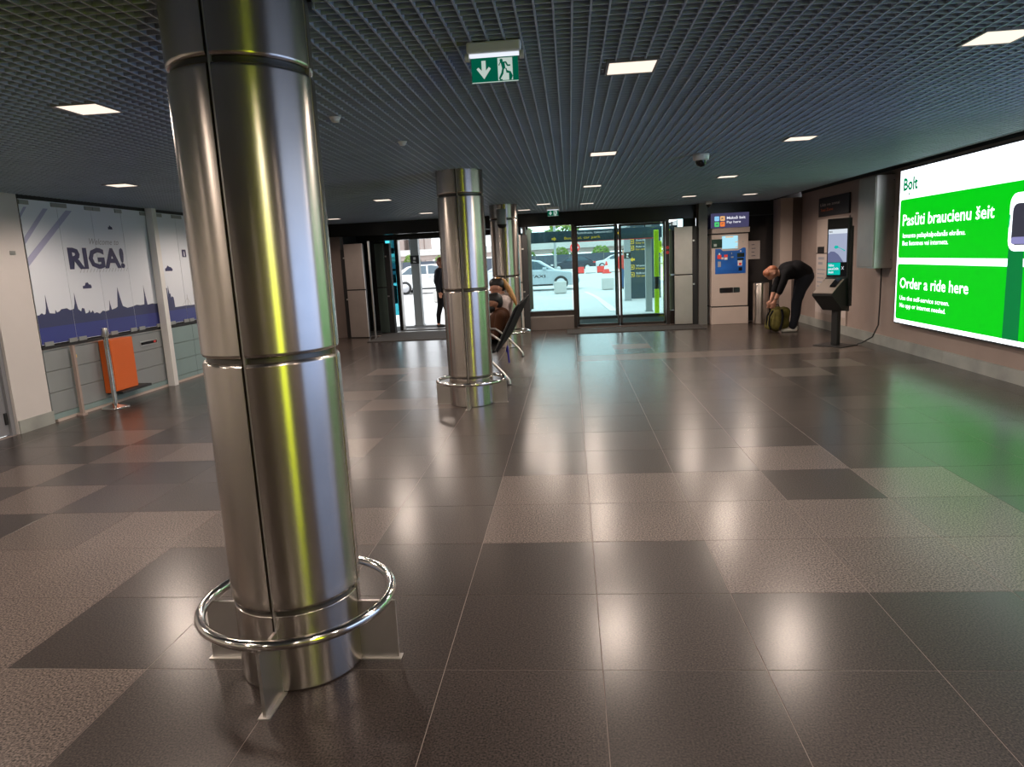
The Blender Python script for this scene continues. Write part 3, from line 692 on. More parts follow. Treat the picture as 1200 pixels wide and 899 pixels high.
m_ = MB(); K.rect(m_, .005, .305, .215, .63, .003, .001, 0); K.rect(m_, .005, .305, .63, .695, .003, .001, 1)
K.poly(m_, [(.005,.215),(.005,.34),(.05,.375),(.11,.37),(.17,.33),(.22,.27),(.255,.215)], .0045, .001, 2)
K.poly(m_, [(.10,.43),(.12,.46),(.16,.455),(.175,.435),(.275,.37),(.28,.385),(.175,.425),(.13,.41)], .0045, .001, 3)
K.rect(m_, .005, .21, .03, .21, .003, .001, 3)
m_.build('picture', ['screen_sky', 'screen_white', 'screen_hill', 'screen_teal'], scr)
K.text('lettering', 'Bolt', .02, .07, .65, .025, .0045, 'screen_black', scr, bold=.02)
for i, (s_, w) in enumerate((('Sākt', .09), ('pasūtīt', .165), ('šeit', .085))):
    K.text('lettering', s_, .02, .02+w, .155-.05*i, .032, .0045, 'lit_white', scr, bold=.02)
K.text('lettering', 'X', .228, .268, .105, .05, .003, 'lit_white', scr)

# ------------------------------------------------------------------ pay machine
pm = thing('payment_machine', 'tall beige car park payment machine with lit sign on top', 'machine', None, (2.85, 14.6, 0))
bx('cabinet', 'beige', pm, .0, .72, .03, .45, .37, 1.80, bevel=.006)
bx('plinth', 'beige', pm, -.0, .73, .02, .46, 0, .345, bevel=.006)
bx('plinth_gap', 'black', pm, .01, .71, .04, .44, .345, .37)
bx('hood', 'beige', pm, .0, .735, -.02, .46, 1.825, 1.925, bevel=.006)
bx('hood_gap', 'black', pm, .01, .71, .05, .44, 1.80, 1.825)
B = Plane((0, .03, 0), (1, 0, 0), (0, 0, 1), (0, -1, 0))
hs = bx('sign_box', 'lit_violet', pm, -.005, .72, 0, .10, 1.93, 2.215, bevel=.004)
Bs = Plane((0, 0, 0), (1, 0, 0), (0, 0, 1), (0, -1, 0))
for u, v, m_ in ((.05, 2.065, 'lit_blue'), (.16, 2.065, 'lit_peach'), (.05, 1.955, 'lit_green'), (.16, 1.955, 'lit_orange')):
    q = MB(); Bs.poly(q, rrect(u, u+.092, v, v+.092, .015), .001); q = q.build('icon', m_, hs)
    w = MB()
    if m_ == 'lit_peach': Bs.poly(w, [(u+.025,v+.02),(u+.045,v+.045),(u+.07,v+.02),(u+.055,v+.05),(u+.07,v+.07),(u+.045,v+.055),(u+.025,v+.07)], .004, .001)
    elif m_ == 'lit_orange': Bs.poly(w, [(u+.025,v+.03),(u+.04,v+.055),(u+.07,v+.055),(u+.07,v+.065),(u+.03,v+.065)], .004, .001)
    elif m_ == 'lit_green': Bs.poly(w, [(u+.02,v+.035),(u+.05,v+.06),(u+.075,v+.04),(u+.05,v+.035)], .004, .001)
    else: Bs.poly(w, [(u+.06,v+.04),(u+.07,v+.045),(u+.065,v+.055)], .004, .001)
    w.build('icon_mark', 'lit_violet', q)
Bs.text('lettering', 'Maksā šeit', .29, .65, 2.095, .052, .001, 'lit_white', hs, bold=.02)
Bs.text('lettering', 'Pay here', .29, .56, 2.015, .048, .001, 'lit_white', hs, bold=.012)
q = MB(); B.rect(q, .0, .24, 1.54, 1.71, .0005, .012); q = q.build('note_reader', 'black_gloss', pm)
w = MB(); B.rect(w, .04, .10, 1.57, 1.62, .013, .002); w.build('note_slot', 'clip', q)
q = MB(); B.rect(q, .205, .51, 1.515, 1.765, .0005, .016); q = q.build('screen', 'screen_blue', pm)
w = MB(); B.rect(w, .27, .42, 1.735, 1.755, .017, .001); B.rect(w, .46, .505, 1.635, 1.648, .017, .001); B.rect(w, .46, .505, 1.535, 1.548, .017, .001); w.build('screen_buttons', 'lit_peach', q)
q = MB(); B.poly(q, [(.07,1.02),(.67,1.02),(.67,1.52),(.62,1.525),(.52,1.475),(.22,1.475),(.17,1.52),(.07,1.52)], .0005, .006); bp = q.build('instruction_panel', 'blue_panel', pm)
for nm, m_, rc in (('red_mark', 'red', (.11,.19,1.32,1.40)), ('white_mark', 'white', (.135,.165,1.40,1.435)), ('red_mark', 'red', (.245,.315,1.35,1.40)), ('white_mark', 'white', (.25,.31,1.30,1.345)), ('white_mark', 'offwhite', (.19,.235,1.31,1.35)),
                   ('pale_mark', 'screen_white' if False else 'print_grey', (.12,.18,1.16,1.27)), ('coin_slot', 'clip', (.38,.43,1.33,1.36)), ('card_slot', 'black_gloss', (.50,.64,1.34,1.42)), ('card_slot', 'black_gloss', (.50,.63,1.28,1.32)), ('receipt', 'white', (.515,.60,1.17,1.275)), ('red_mark', 'red', (.535,.585,1.18,1.225)), ('scanner', 'black_gloss', (.53,.60,1.07,1.14)), ('lock', 'clip', (.385,.40,1.40,1.44)), ('white_mark', 'white', (.555,.585,1.44,1.47))):
    w = MB(); B.rect(w, *rc[:2], *rc[2:], .008 if nm != 'red_mark' else .0115, .003); w.build(nm, m_, bp)
q = MB(); B.poly(q, rrect(.16, .56, .635, .74, .02), -.0, .003); q = q.build('cash_tray', 'black_gloss', pm)
w = MB(); B.rect(w, .425, .435, .635, .74, .004, .004); w.build('tray_divider', 'clip', q)
q = MB(); B.rect(q, .60, .625, 1.63, 1.655, .0005, .004); q.build('lock', 'clip', pm)
pn = thing('paper_notice', 'white paper price notice on dark glass beside payment machine', 'notice', None, (3.58, 15.07, 0))
bx('sheet', 'offwhite', pn, .03, .33, -.006, 0, 1.28, 1.65)
bx('holder', 'black_gloss', pn, .03, .36, -.012, 0, 1.66, 1.72)
w = MB(); Pp = Plane((0, -.006, 0), (1, 0, 0), (0, 0, 1), (0, -1, 0))
for k in range(4): Pp.rect(w, .07, .09, 1.34+.075*k, 1.355+.075*k, .0005, .001); Pp.rect(w, .16, .24-.02*(k % 2), 1.34+.075*k, 1.352+.075*k, .0005, .001)
w.build('printed_lines', 'print_ink', pn)
lb = thing('litter_bin', 'round brushed steel litter bin between payment machine and bending person', 'bin', None, (3.78, 14.45, 0))
MB().lathe([(0, 0), (.145, 0), (.15, .02), (.15, .80), (.142, .82), (.12, .82)], seg=32).build('body', 'steel', lb)
MB().lathe([(.12, .82), (.115, .815), (.115, .70), (0, .70)], seg=32).build('opening', 'black', lb)
w = MB().tube([(-.10, -.112, .77), (-.10, -.125, .77)], .012, 10).build('lock', 'clip', lb)

# ------------------------------------------------------------------ bench
be = thing('beam_seating', 'row of black airport seats on a steel beam between the columns', 'bench', None, (0, 0, 0))
bx('beam', 'black', be, -1.13, -1.05, 8.45, 11.0, .33, .38)
for y in (8.49, 10.96):
    lg = MB().tube([(-1.09, y, .36), (-.99, y, .29), (-.86, y, .15), (-.815, y, .09), (-.79, y, .06), (-.785, y, .012)], .017, 10)
    lg.tube([(-1.09, y, .36), (-1.22, y, .22), (-1.36, y, .09), (-1.40, y, .012)], .017, 10); lg = lg.build('leg', 'alu', be)
    MB().lathe([(0, .014), (.028, .012), (.032, 0), (0, 0)], -.785, y, 14).lathe([(0, .014), (.028, .012), (.032, 0), (0, 0)], -1.40, y, 14).build('foot', 'black', lg)
for k in range(4):
    y0 = 8.54+k*.6; y1 = y0+.56
    MB().prism([(-1.42,.44),(-1.42,.46),(-1.0,.425),(-.955,.43),(-.95,.40),(-1.0,.39)], (0,y0,0), (1,0,0), (0,0,1), (0,1,0), y1-y0).build('seat', 'black_matte', be)
    bk = MB().prism([(-.945,.42),(-.685,.93),(-.655,.97),(-.625,.98),(-.64,.955),(-.92,.40)], (0,y0,0), (1,0,0), (0,0,1), (0,1,0), y1-y0).build('backrest', 'black_matte', be)
    MB().tube([(-.95, y0, .42), (-.68, y0, .94), (-.63, y0, .985)], .012, 8).build('back_edge', 'black', bk)
    ar = MB().tube([(-.88, y0-.02, .55), (-1.0, y0-.02, .64), (-1.28, y0-.02, .65), (-1.34, y0-.02, .62), (-1.30, y0-.02, .45)], .014, 8).build('armrest', 'alu', be)
tag(MB().tube([(-.84, 9.0, .42), (-.835, 9.0, .30), (-.83, 9.02, .20)], .012, 6).tube([(-.84, 9.03, .42), (-.86, 9.03, .34)], .012, 6).build('bag_strap', 'navy_strap'), 'dark blue strap dangling under the black seats', 'strap')

# ------------------------------------------------------------------ people
class Fig:
    """a body as one surface: tapered limbs merged by a voxel remesh, coloured by the nearest limb"""
    def __init__(s, o): s.o = Vector(o); s.p = []
    def cap(s, a, ra, b, rb, m, flat=1.): s.p.append((s.o+Vector(a), ra, s.o+Vector(b), rb, m)); return s
    def chain(s, pts, m):
        for (a, ra), (b, rb) in zip(pts, pts[1:]): s.cap(a, ra, b, rb, m)
        return s
    def hand(s, wrist, d, side, m, curl=.5, sz=1.0):
        """palm, four unequal bent fingers, thumb from the side of the palm; d = hand direction, side = towards the thumb"""
        w = Vector(wrist); d = Vector(d).normalized(); t = Vector(side).normalized(); nrm = d.cross(t).normalized()
        kn = w+d*.085*sz
        s.cap(w, .026*sz, w+d*.03*sz, .028*sz, m)
        for k in range(4):
            off = t*(.030-.020*k)*sz; L = (.040, .046, .043, .034)[k]*sz
            b = kn+off; s.cap(w+d*.02*sz+off*.6, .016*sz, b, .0125*sz, m)
            d2 = (d+nrm*curl).normalized(); c = b+d2*L; s.cap(b, .0115*sz, c, .0105*sz, m)
            d3 = (d+nrm*curl*2.6).normalized(); s.cap(c, .0105*sz, c+d3*L*.8, .009*sz, m)
        th = w+d*.03*sz+t*.03*sz; th2 = th+(d*.6+t*.8).normalized()*.04*sz
        s.cap(w+d*.015*sz+t*.012*sz, .017*sz, th, .014*sz, m); s.cap(th, .013*sz, th2, .0115*sz, m); s.cap(th2, .011*sz, th2+(d+nrm*.6).normalized()*.03*sz, .0095*sz, m)
        return s
    def build(s, name, mats, parent, vox=.013):
        mb = MB()
        for a, ra, b, rb, m in s.p:
            ax = (b-a); L = ax.length; z = ax.normalized() if L > 1e-6 else Vector((0, 0, 1))
            x = z.orthogonal().normalized(); y = z.cross(x); seg = 14; prof = []
            for k in range(6): th = PI/2*k/5; prof.append((ra*math.sin(th), -ra*math.cos(th)))
            for k in range(6): th = PI/2*k/5; prof.append((rb*math.cos(th), L+rb*math.sin(th)))
            vs = [a+x*(r*math.cos(2*PI*i/seg))+y*(r*math.sin(2*PI*i/seg))+z*h for r, h in prof for i in range(seg)]
            fs = [(j*seg+i, j*seg+(i+1) % seg, (j+1)*seg+(i+1) % seg, (j+1)*seg+i) for j in range(len(prof)-1) for i in range(seg)]
            mb.add(vs, fs, 0, True)
        me = mb.mesh(name, mats); tmp = bpy.data.objects.new(name, me); C.objects.link(tmp)
        bm = bmesh.new(); bm.from_mesh(me); bmesh.ops.remove_doubles(bm, verts=bm.verts, dist=1e-6); bm.to_mesh(me); bm.free()
        r = tmp.modifiers.new('r', 'REMESH'); r.mode = 'VOXEL'; r.voxel_size = vox; r.use_smooth_shade = True
        sm = tmp.modifiers.new('s', 'SMOOTH'); sm.factor = .5; sm.iterations = 3
        dg = bpy.context.evaluated_depsgraph_get(); dg.update()
        out = bpy.data.meshes.new_from_object(tmp.evaluated_get(dg)); bpy.data.objects.remove(tmp)
        out.materials.clear()
        for m in mats: out.materials.append(M[m])
        for f in out.polygons:
            c = f.center; best = 9; bi = 0
            for a, ra, b, rb, m in s.p:
                ab = b-a; q = ab.dot(ab); tt = 0 if q < 1e-9 else max(0, min(1, (c-a).dot(ab)/q))
                dd = (c-a-ab*tt).length-(ra+(rb-ra)*tt)
                if dd < best: best, bi = dd, m
            f.material_index = bi; f.use_smooth = True
        return link(name, out, parent)

# 1: person bending over the backpack
px, py = 4.0, 12.95
pb = thing('person', 'person in black bending down over an olive backpack, white shoes', 'person', None, (px, py, 0))
f = Fig((0, 0, 0))
for s_ in (-1, 1):
    y = .10*s_; dx = .04*s_
    f.chain([((-.04+dx, y, .10), .058), ((.0+dx, y, .30), .072), ((.01+dx, y*1.05, .50), .085), ((.06+dx*.5, y, .75), .105), ((.13, y*.95, .95), .135)], 1)
    f.cap((-.04+dx, y, .09), .060, (-.04+dx, y, .14), .062, 1)
f.cap((.13, -.07, .97), .15, (.13, .07, .97), .15, 1)
f.cap((.11, -.07, 1.03), .15, (-.0, -.06, 1.10), .155, 0).cap((.11, .07, 1.03), .15, (-.0, .06, 1.10), .155, 0)
f.cap((.0, 0, 1.10), .165, (-.16, 0, 1.08), .165, 0).cap((-.16, -.10, 1.08), .125, (-.16, .10, 1.08), .125, 0)
f.cap((-.22, -.15, 1.045), .085, (-.22, .15, 1.045), .085, 0)
f.cap((-.26, 0, 1.06), .070, (-.36, 0, 1.055), .058, 2)                       # neck
f.cap((-.42, 0, 1.07), .098, (-.49, 0, 1.055), .085, 2).cap((-.40, 0, 1.03), .07, (-.45, 0, .985), .055, 2)   # skull, jaw towards the ground
f.cap((-.475, 0, .98), .014, (-.485, 0, .955), .012, 2)                        # nose
f.cap((-.40, -.095, 1.05), .018, (-.415, -.098, 1.03), .014, 2).cap((-.40, .095, 1.05), .018, (-.415, .098, 1.03), .014, 2)
for s_ in (-1, 1):
    f.chain([((-.23, .17*s_, 1.03), .075), ((-.29, .19*s_, .86), .062), ((-.335, .17*s_, .73), .056)], 0)
    f.chain([((-.335, .17*s_, .735), .042), ((-.40, .12*s_, .57), .030)], 2)
    f.hand((-.40, .12*s_, .565), (-.25, -.05*s_, -1), (-1, 0, .2), 2, .5)
f.build('body', ['black_cloth', 'dark_cloth', 'skin'], pb)
h = Fig((0, 0, 0)); h.cap((-.425, 0, 1.105), .088, (-.515, 0, 1.06), .070, 0).cap((-.40, 0, 1.11), .075, (-.38, 0, 1.09), .07, 0).cap((-.50, -.03, 1.05), .06, (-.50, .03, 1.05), .06, 0)
h.build('hair', ['hair_ginger'], pb, .014)
for s_ in (-1, 1):
    sh = Fig((.04*s_, .10*s_, 0)); sh.cap((.0, 0, .045), .044, (-.15, 0, .038), .036, 0).cap((-.15, .0, .035), .034, (-.215, 0, .028), .028, 0).cap((-.03, 0, .06), .045, (-.03, 0, .075), .045, 0)
    sh.build('shoe', ['shoe_white'], pb, .011)
for s_ in (-1, 1): MB().ball((-.478, .036*s_, 1.005), .011, 8).build('eye', 'eye', pb)
MB().tube([(-.385-.034*math.cos(a)*1, -.125+.034*math.sin(a), .60) for a in [2*PI*i/14 for i in range(14)]], .007, 6, True).build('watch', 'black', pb)

bk = thing('backpack', 'olive green backpack on the floor under the bending person', 'bag', None, (3.70, 12.95, 0))
b_ = Fig((0, 0, 0))
b_.cap((-.05, -.10, .14), .11, (-.03, -.08, .34), .10, 0).cap((-.05, .10, .14), .11, (-.03, .08, .34), .10, 0).cap((-.04, 0, .12), .118, (-.03, 0, .36), .105, 0).cap((.08, -.05, .15), .10, (.10, .05, .36), .09, 0).cap((.09, .06, .15), .10, (.10, -.06, .36), .09, 0)
b_.build('bag_body', ['olive'], bk, .016)
b_ = Fig((0, 0, 0)); b_.cap((-.17, -.07, .10), .055, (-.15, -.07, .24), .05, 0).cap((-.17, .07, .10), .055, (-.15, .07, .24), .05, 0); b_.build('front_pocket', ['olive'], bk, .014)
for y in (-.10, .06): MB().tube([(-.14, y-.06, .40), (-.20, y-.07, .30), (-.21, y-.07, .15), (-.17, y-.06, .06)], .016, 8).build('strap', 'black_cloth', bk)
MB().tube([(-.0, -.19, .42), (.02, -.20, .30), (.0, -.21, .16), (-.03, -.20, .06)], .022, 8).build('strap', 'black_cloth', bk)
MB().tube([(-.08, -.03, .44), (-.06, -.02, .49), (-.0, .02, .49), (.02, .03, .44)], .011, 8).build('top_handle', 'black_cloth', bk)

def seated(ox, oy, label, lean, mats, head, neck, sh_z, shx, hair_fn, sc=1.0):
    t = thing('person', label, 'person', None, (ox, oy, 0)); f = Fig((0, 0, 0))
    f.cap((0, -.08, .56), .115, (0, .08, .56), .115, 1)
    for s_ in (-1, 1):
        f.chain([((-.02, .09*s_, .54), .10), ((-.24, .11*s_, .55), .082), ((-.44, .12*s_, .53), .065)], 1)
        f.chain([((-.44, .12*s_, .52), .062), ((-.46, .12*s_, .28), .055), ((-.44, .12*s_, .10), .042)], 1)
        f.cap((-.44, .12*s_, .05), .042, (-.60, .13*s_, .035), .034, 3)
    f.cap((0, -.06, .60), .125, (shx*.45, -.06, (sh_z+.6)/2), .125, 0).cap((0, .06, .60), .125, (shx*.45, .06, (sh_z+.6)/2), .125, 0)
    f.cap((shx*.45, 0, (sh_z+.6)/2), .145, (shx, 0, sh_z-.06), .12, 0)
    f.cap((shx, -.15, sh_z-.05), .072, (shx, .15, sh_z-.05), .072, 0).cap((shx, -.09, sh_z-.06), .09, (shx, .09, sh_z-.06), .09, 0)
    hx, hz = head; f.cap((shx-.01, 0, sh_z-.02), .055, (hx+.03, 0, hz-.07), .050, 2)
    f.cap((hx+.015, 0, hz+.01), .090, (hx-.03, 0, hz), .085, 2).cap((hx-.03, 0, hz-.05), .062, (hx-.065, 0, hz-.085), .042, 2)
    f.cap((hx-.105, 0, hz-.03), .013, (hx-.125, 0, hz-.045), .011, 2)
    for s_ in (-1, 1): f.cap((hx+.01, .088*s_, hz-.0), .018, (hx+.005, .092*s_, hz-.03), .013, 2)
    for s_ in (-1, 1):
        f.chain([((shx, .19*s_, sh_z-.06), .066), ((shx-.04, .22*s_, sh_z-.26), .054), ((shx-.08, .21*s_, sh_z-.31), .050)], 0)
        f.chain([((shx-.08, .21*s_, sh_z-.31), .048), ((shx-.24, .13*s_, sh_z-.24), .036)], 0)
        f.cap((shx-.24, .13*s_, sh_z-.24), .030, (shx-.27, .11*s_, sh_z-.225), .027, 2)
        f.hand((shx-.27, .11*s_, sh_z-.225), (-1, -.3*s_, .25), (0, -.2*s_, 1), 2, .5)
    f.build('body', mats, t)
    for s_ in (-1, 1): MB().ball((hx-.092, .035*s_, hz-.0), .011, 8).build('eye', 'eye', t)
    hair_fn(hx, hz, t)
    return t
def hair_man(hx, hz, t):
    h = Fig((0, 0, 0)); h.cap((hx+.025, 0, hz+.045), .094, (hx-.04, 0, hz+.055), .078, 0).cap((hx+.05, 0, hz), .075, (hx+.05, 0, hz-.02), .070, 0)
    h.build('hair', ['hair_black'], t, .013)
    b = Fig((0, 0, 0)); b.cap((hx-.03, -.03, hz-.07), .052, (hx-.06, 0, hz-.095), .045, 0).cap((hx-.03, .03, hz-.07), .052, (hx-.06, 0, hz-.095), .045, 0); b.build('beard', ['hair_black'], t, .012)
def hair_woman(hx, hz, t):
    h = Fig((0, 0, 0)); h.cap((hx+.025, 0, hz+.04), .096, (hx-.045, 0, hz+.05), .080, 0).cap((hx+.055, 0, hz+.005), .070, (hx+.05, 0, hz-.01), .066, 0)
    h.build('hair', ['hair_black'], t, .013)
    p = Fig((0, 0, 0)); p.cap((hx+.10, -.02, hz+.06), .040, (hx+.16, -.05, hz-.03), .040, 0).cap((hx+.16, -.05, hz-.03), .042, (hx+.23, -.09, hz-.17), .032, 0).cap((hx+.23, -.09, hz-.17), .032, (hx+.26, -.11, hz-.26), .016, 0).cap((hx+.0, -.02, hz+.115), .030, (hx+.10, -.02, hz+.07), .036, 0)
    p.build('ponytail', ['hair_blond'], t, .012)
seated(-1.0, 9.42, 'seated bearded man in brown jacket leaning forward on the bench', 0, ['brown_cloth', 'black_cloth', 'skin_dark', 'black'], (-.03, .96), 0, .84, .06, hair_man)
seated(-1.03, 10.02, 'seated woman with blond ponytail and pale blouse on the bench', 0, ['pale_cloth', 'dark_cloth', 'skin', 'black'], (-.0, 1.145), 0, 1.0, .10, hair_woman)

# walking person at the entrance, half behind the middle column
wk = thing('person', 'person in dark clothes walking out through the open entrance', 'person', None, (-3.06, 16.6, 0))
f = Fig((0, 0, 0))
f.chain([((-.10, -.06, .12), .045), ((-.09, -.06, .30), .058), ((-.03, -.07, .52), .072), ((.0, -.08, .86), .10)], 1)
f.chain([((.16, .05, .10), .045), ((.11, .06, .32), .058), ((.07, .07, .52), .072), ((.02, .08, .86), .10)], 1)
f.cap((-.0, -.06, .90), .12, (0, .06, .90), .12, 1)
f.cap((0, -.05, .98), .125, (-.02, -.05, 1.20), .13, 0).cap((0, .05, .98), .125, (-.02, .05, 1.20), .13, 0).cap((-.01, -.13, 1.32), .075, (-.01, .13, 1.32), .075, 0).cap((-.02, 0, 1.1), .15, (-.01, 0, 1.28), .13, 0)
f.cap((.01, 0, 1.36), .055, (.03, 0, 1.45), .05, 2).cap((.04, 0, 1.53), .095, (.06, 0, 1.51), .088, 2).cap((.09, 0, 1.46), .05, (.10, 0, 1.44), .04, 2).cap((.15, 0, 1.50), .014, (.16, 0, 1.48), .012, 2)
for s_ in (-1, 1):
    f.chain([((-.01, .19*s_, 1.31), .065), ((-.04+.02*s_, .22*s_, 1.06), .052), ((.05+.06*s_, .21*s_, .86), .042)], 0)
    f.hand((.05+.06*s_, .21*s_, .85), (.2, 0, -1), (1, 0, 0), 2, .4)
f.cap((-.10, -.06, .12), .040, (-.10, -.06, .06), .038, 2)
f.build('body', ['dark_cloth', 'black_cloth', 'skin'], wk)
hh = Fig((0, 0, 0)); hh.cap((.03, 0, 1.565), .095, (.06, 0, 1.565), .085, 0).cap((-.01, 0, 1.52), .07, (-.01, 0, 1.49), .06, 0); hh.build('hair', ['hair_ginger'], wk, .013)
for x, y, z in ((-.10, -.06, .0), (.16, .05, .0)):
    q = Fig((x, y, z)); q.cap((-.02, 0, .042), .040, (.12, 0, .034), .032, 0); q.build('shoe', ['black'], wk, .011)
vb = thing('suitcase', 'thin dark case beside the walking person', 'case', None, (-2.72, 16.3, 0))
bx('case_body', 'black', vb, -.04, .05, -.06, .06, .05, .62, bevel=.01); bx('case_handle', 'steel_plain', vb, -.01, .02, -.02, .02, .62, .95); MB().tube([(-.0, -.05, .025), (-.0, .05, .025)], .025, 12).build('wheel', 'black', vb)

# ------------------------------------------------------------------ outside
tag(bx('ground_outside', 'asphalt', None, -70, 70, YF+2.1, 200, -.14, -.004), kind='structure')
pv = MB().box(XL, XR, YF+.06, YF+2.1, -.1, -.0006); tag(pv.build('pavement', 'mat_fibre', None), kind='structure')
tag(MB().prism([(1.05,19.2),(1.28,19.2),(1.02,26.0),(.70,30.0),(.52,30.0),(.84,26.0)], (0,0,0), (1,0,0), (0,1,0), (0,0,1), .006).build('road_line', 'white', None), kind='structure')
def post(x, y, w, h, label, plate=None):
    t = thing('canopy_post', label, 'post', None, (x, y, 0))
    bx('shaft', 'post_white', t, -w/2, w/2, -w/2, w/2, 0, h, bevel=.006)
    bx('foot', 'post_white', t, -w/2-.02, w/2+.02, -w/2-.02, w/2+.02, 0, .02)
    if plate:
        p = bx('plate', 'black', t, -w/2-.01, w/2+.01, -w/2-.012, -w/2-.001, plate, plate+.20)
        q = Plane((0, -w/2-.012, plate), (1, 0, 0), (0, 0, 1), (0, -1, 0)); m_ = MB()
        q.poly(m_, rrect(-.03, .03, .10, .16, .01), .001); q.rect(m_, -.04, .04, .03, .045, .001); q.rect(m_, -.04, .02, .055, .07, .001); m_.build('pictogram', 'white', p)
post(-3.78, 17.3, .20, 2.75, 'white post in the open entrance with a small black plate', 1.52)
post(1.86, 23.3, .20, 3.0, 'white post left of the dark direction totem outside', 1.35)
post(2.03, 18.65, .16, 3.0, 'white post in front of the dark direction totem outside')
tag(bx('canopy_beam', 'post_white', None, -12, 8, 22.9, 23.6, 3.0, 3.3), 'pale canopy beam outside above the white posts', 'beam')
tag(MB().prism([(1.64,2.26),(1.92,2.50),(1.92,2.66),(1.64,2.42)], (0,20.5,0), (1,0,0), (0,0,1), (0,1,0), 2.70).build('canopy_rafter', 'post_white', None), 'pale sloping canopy rafter at the top of the totem', 'beam')
tag(bx('canopy_beam', 'post_white', None, -3, 3.5, 18.2, 18.5, 2.75, 2.95), 'pale canopy beam just outside that carries the hanging sign', 'beam')
tt = thing('direction_totem', 'dark direction totem outside with yellow icons and arrows', 'sign', None, (2.28, 24.2, 0))
bx('panel', 'totem', tt, -.36, .75, -.08, .08, .0, 2.75, bevel=.01)
Pt = Plane((0, -.08, 0), (1, 0, 0), (0, 0, 1), (0, -1, 0))
w = MB()
def arrow(P, mb, u, v, s, off=.001, d=-1):
    P.poly(mb, [(u, v), (u+d*-s*.5, v+s*.5), (u+d*-s*.5, v+s*.2), (u-d*s, v+s*.2), (u-d*s, v-s*.2), (u-d*s*.5, v-s*.2), (u-d*s*.5, v-s*.5)], off)
arrow(Pt, w, -.26, 1.30, .16); arrow(Pt, w, -.04, 2.30, .16, .001, 1)
w.build('arrows', 'yellow', tt)
rows = ((2.10, 'Taksometri', 'Taxi'), (1.89, 'Autobuss', 'City bus'), (1.68, 'Auto noma', 'Car rental'), (1.05, 'Viesnīca', 'Hotels'), (.80, 'Stāvvieta', 'Car park'))
for v, a_, b_ in rows:
    w = MB(); Pt.poly(w, rrect(-.27, -.12, v-.075, v+.075, .02), .001); Pt.poly(w, rrect(-.25, -.14, v-.055, v+.055, .015), .0035, .001, 1); Pt.poly(w, [(-.23,v-.02),(-.16,v-.02),(-.17,v+.02),(-.22,v+.02)], .005, .001, 0)
    w.build('icon', ['yellow', 'totem'], tt)
    Pt.text('lettering', a_, -.07, .40, v+.015, .06, .001, 'white', tt, bold=.01); Pt.text('lettering', b_, -.07, .30, v-.075, .06, .001, 'yellow', tt, bold=.01)
ga = thing('hanging_sign', 'dark hanging direction sign outside with yellow arrow and text', 'sign', None, (0, 18.4, 0))
bx('board', 'totem', ga, -1.9, 2.35, -.05, .05, 1.88, 2.16, bevel=.006); bx('red_edge', 'red', ga, .2, 2.2, -.052, -.045, 1.865, 1.88)
for x in (-1.6, 1.9): bx('hanger', 'frame', ga, x, x+.04, -.02, .02, 2.16, 2.75)
Pg = Plane((0, -.05, 0), (1, 0, 0), (0, 0, 1), (0, -1, 0)); w = MB(); arrow(Pg, w, -.32, 1.97, .12, .001, 1); arrow(Pg, w, 1.32, 2.04, .12, .001, 1); w.build('arrows', 'yellow', ga)
Pg.text('lettering', 'Autobuss, taksometri',   .18, 1.10, 2.065, .06, .001, 'white', ga, bold=.012); Pg.text('lettering', 'Bus, taxi, car park', -.12, .80, 1.945, .065, .001, 'yellow', ga, bold=.012)
yp = thing('yellow_upright', 'tall lime yellow upright with dark band outside right glass', 'post', None, (2.12, 17.7, 0))
bx('upper_sleeve', 'lime', yp, -.055, .055, -.05, .05, .92, 2.05, bevel=.01); bx('band', 'black', yp, -.045, .045, -.04, .04, .62, .92); bx('lower_sleeve', 'lime', yp, -.055, .055, -.05, .05, .0, .62, bevel=.01); bx('lamp_head', 'lime', yp, .05, .13, -.04, .04, 1.50, 1.78, bevel=.01)  # lime and black boxes for an unidentified upright; the side box is no lamp

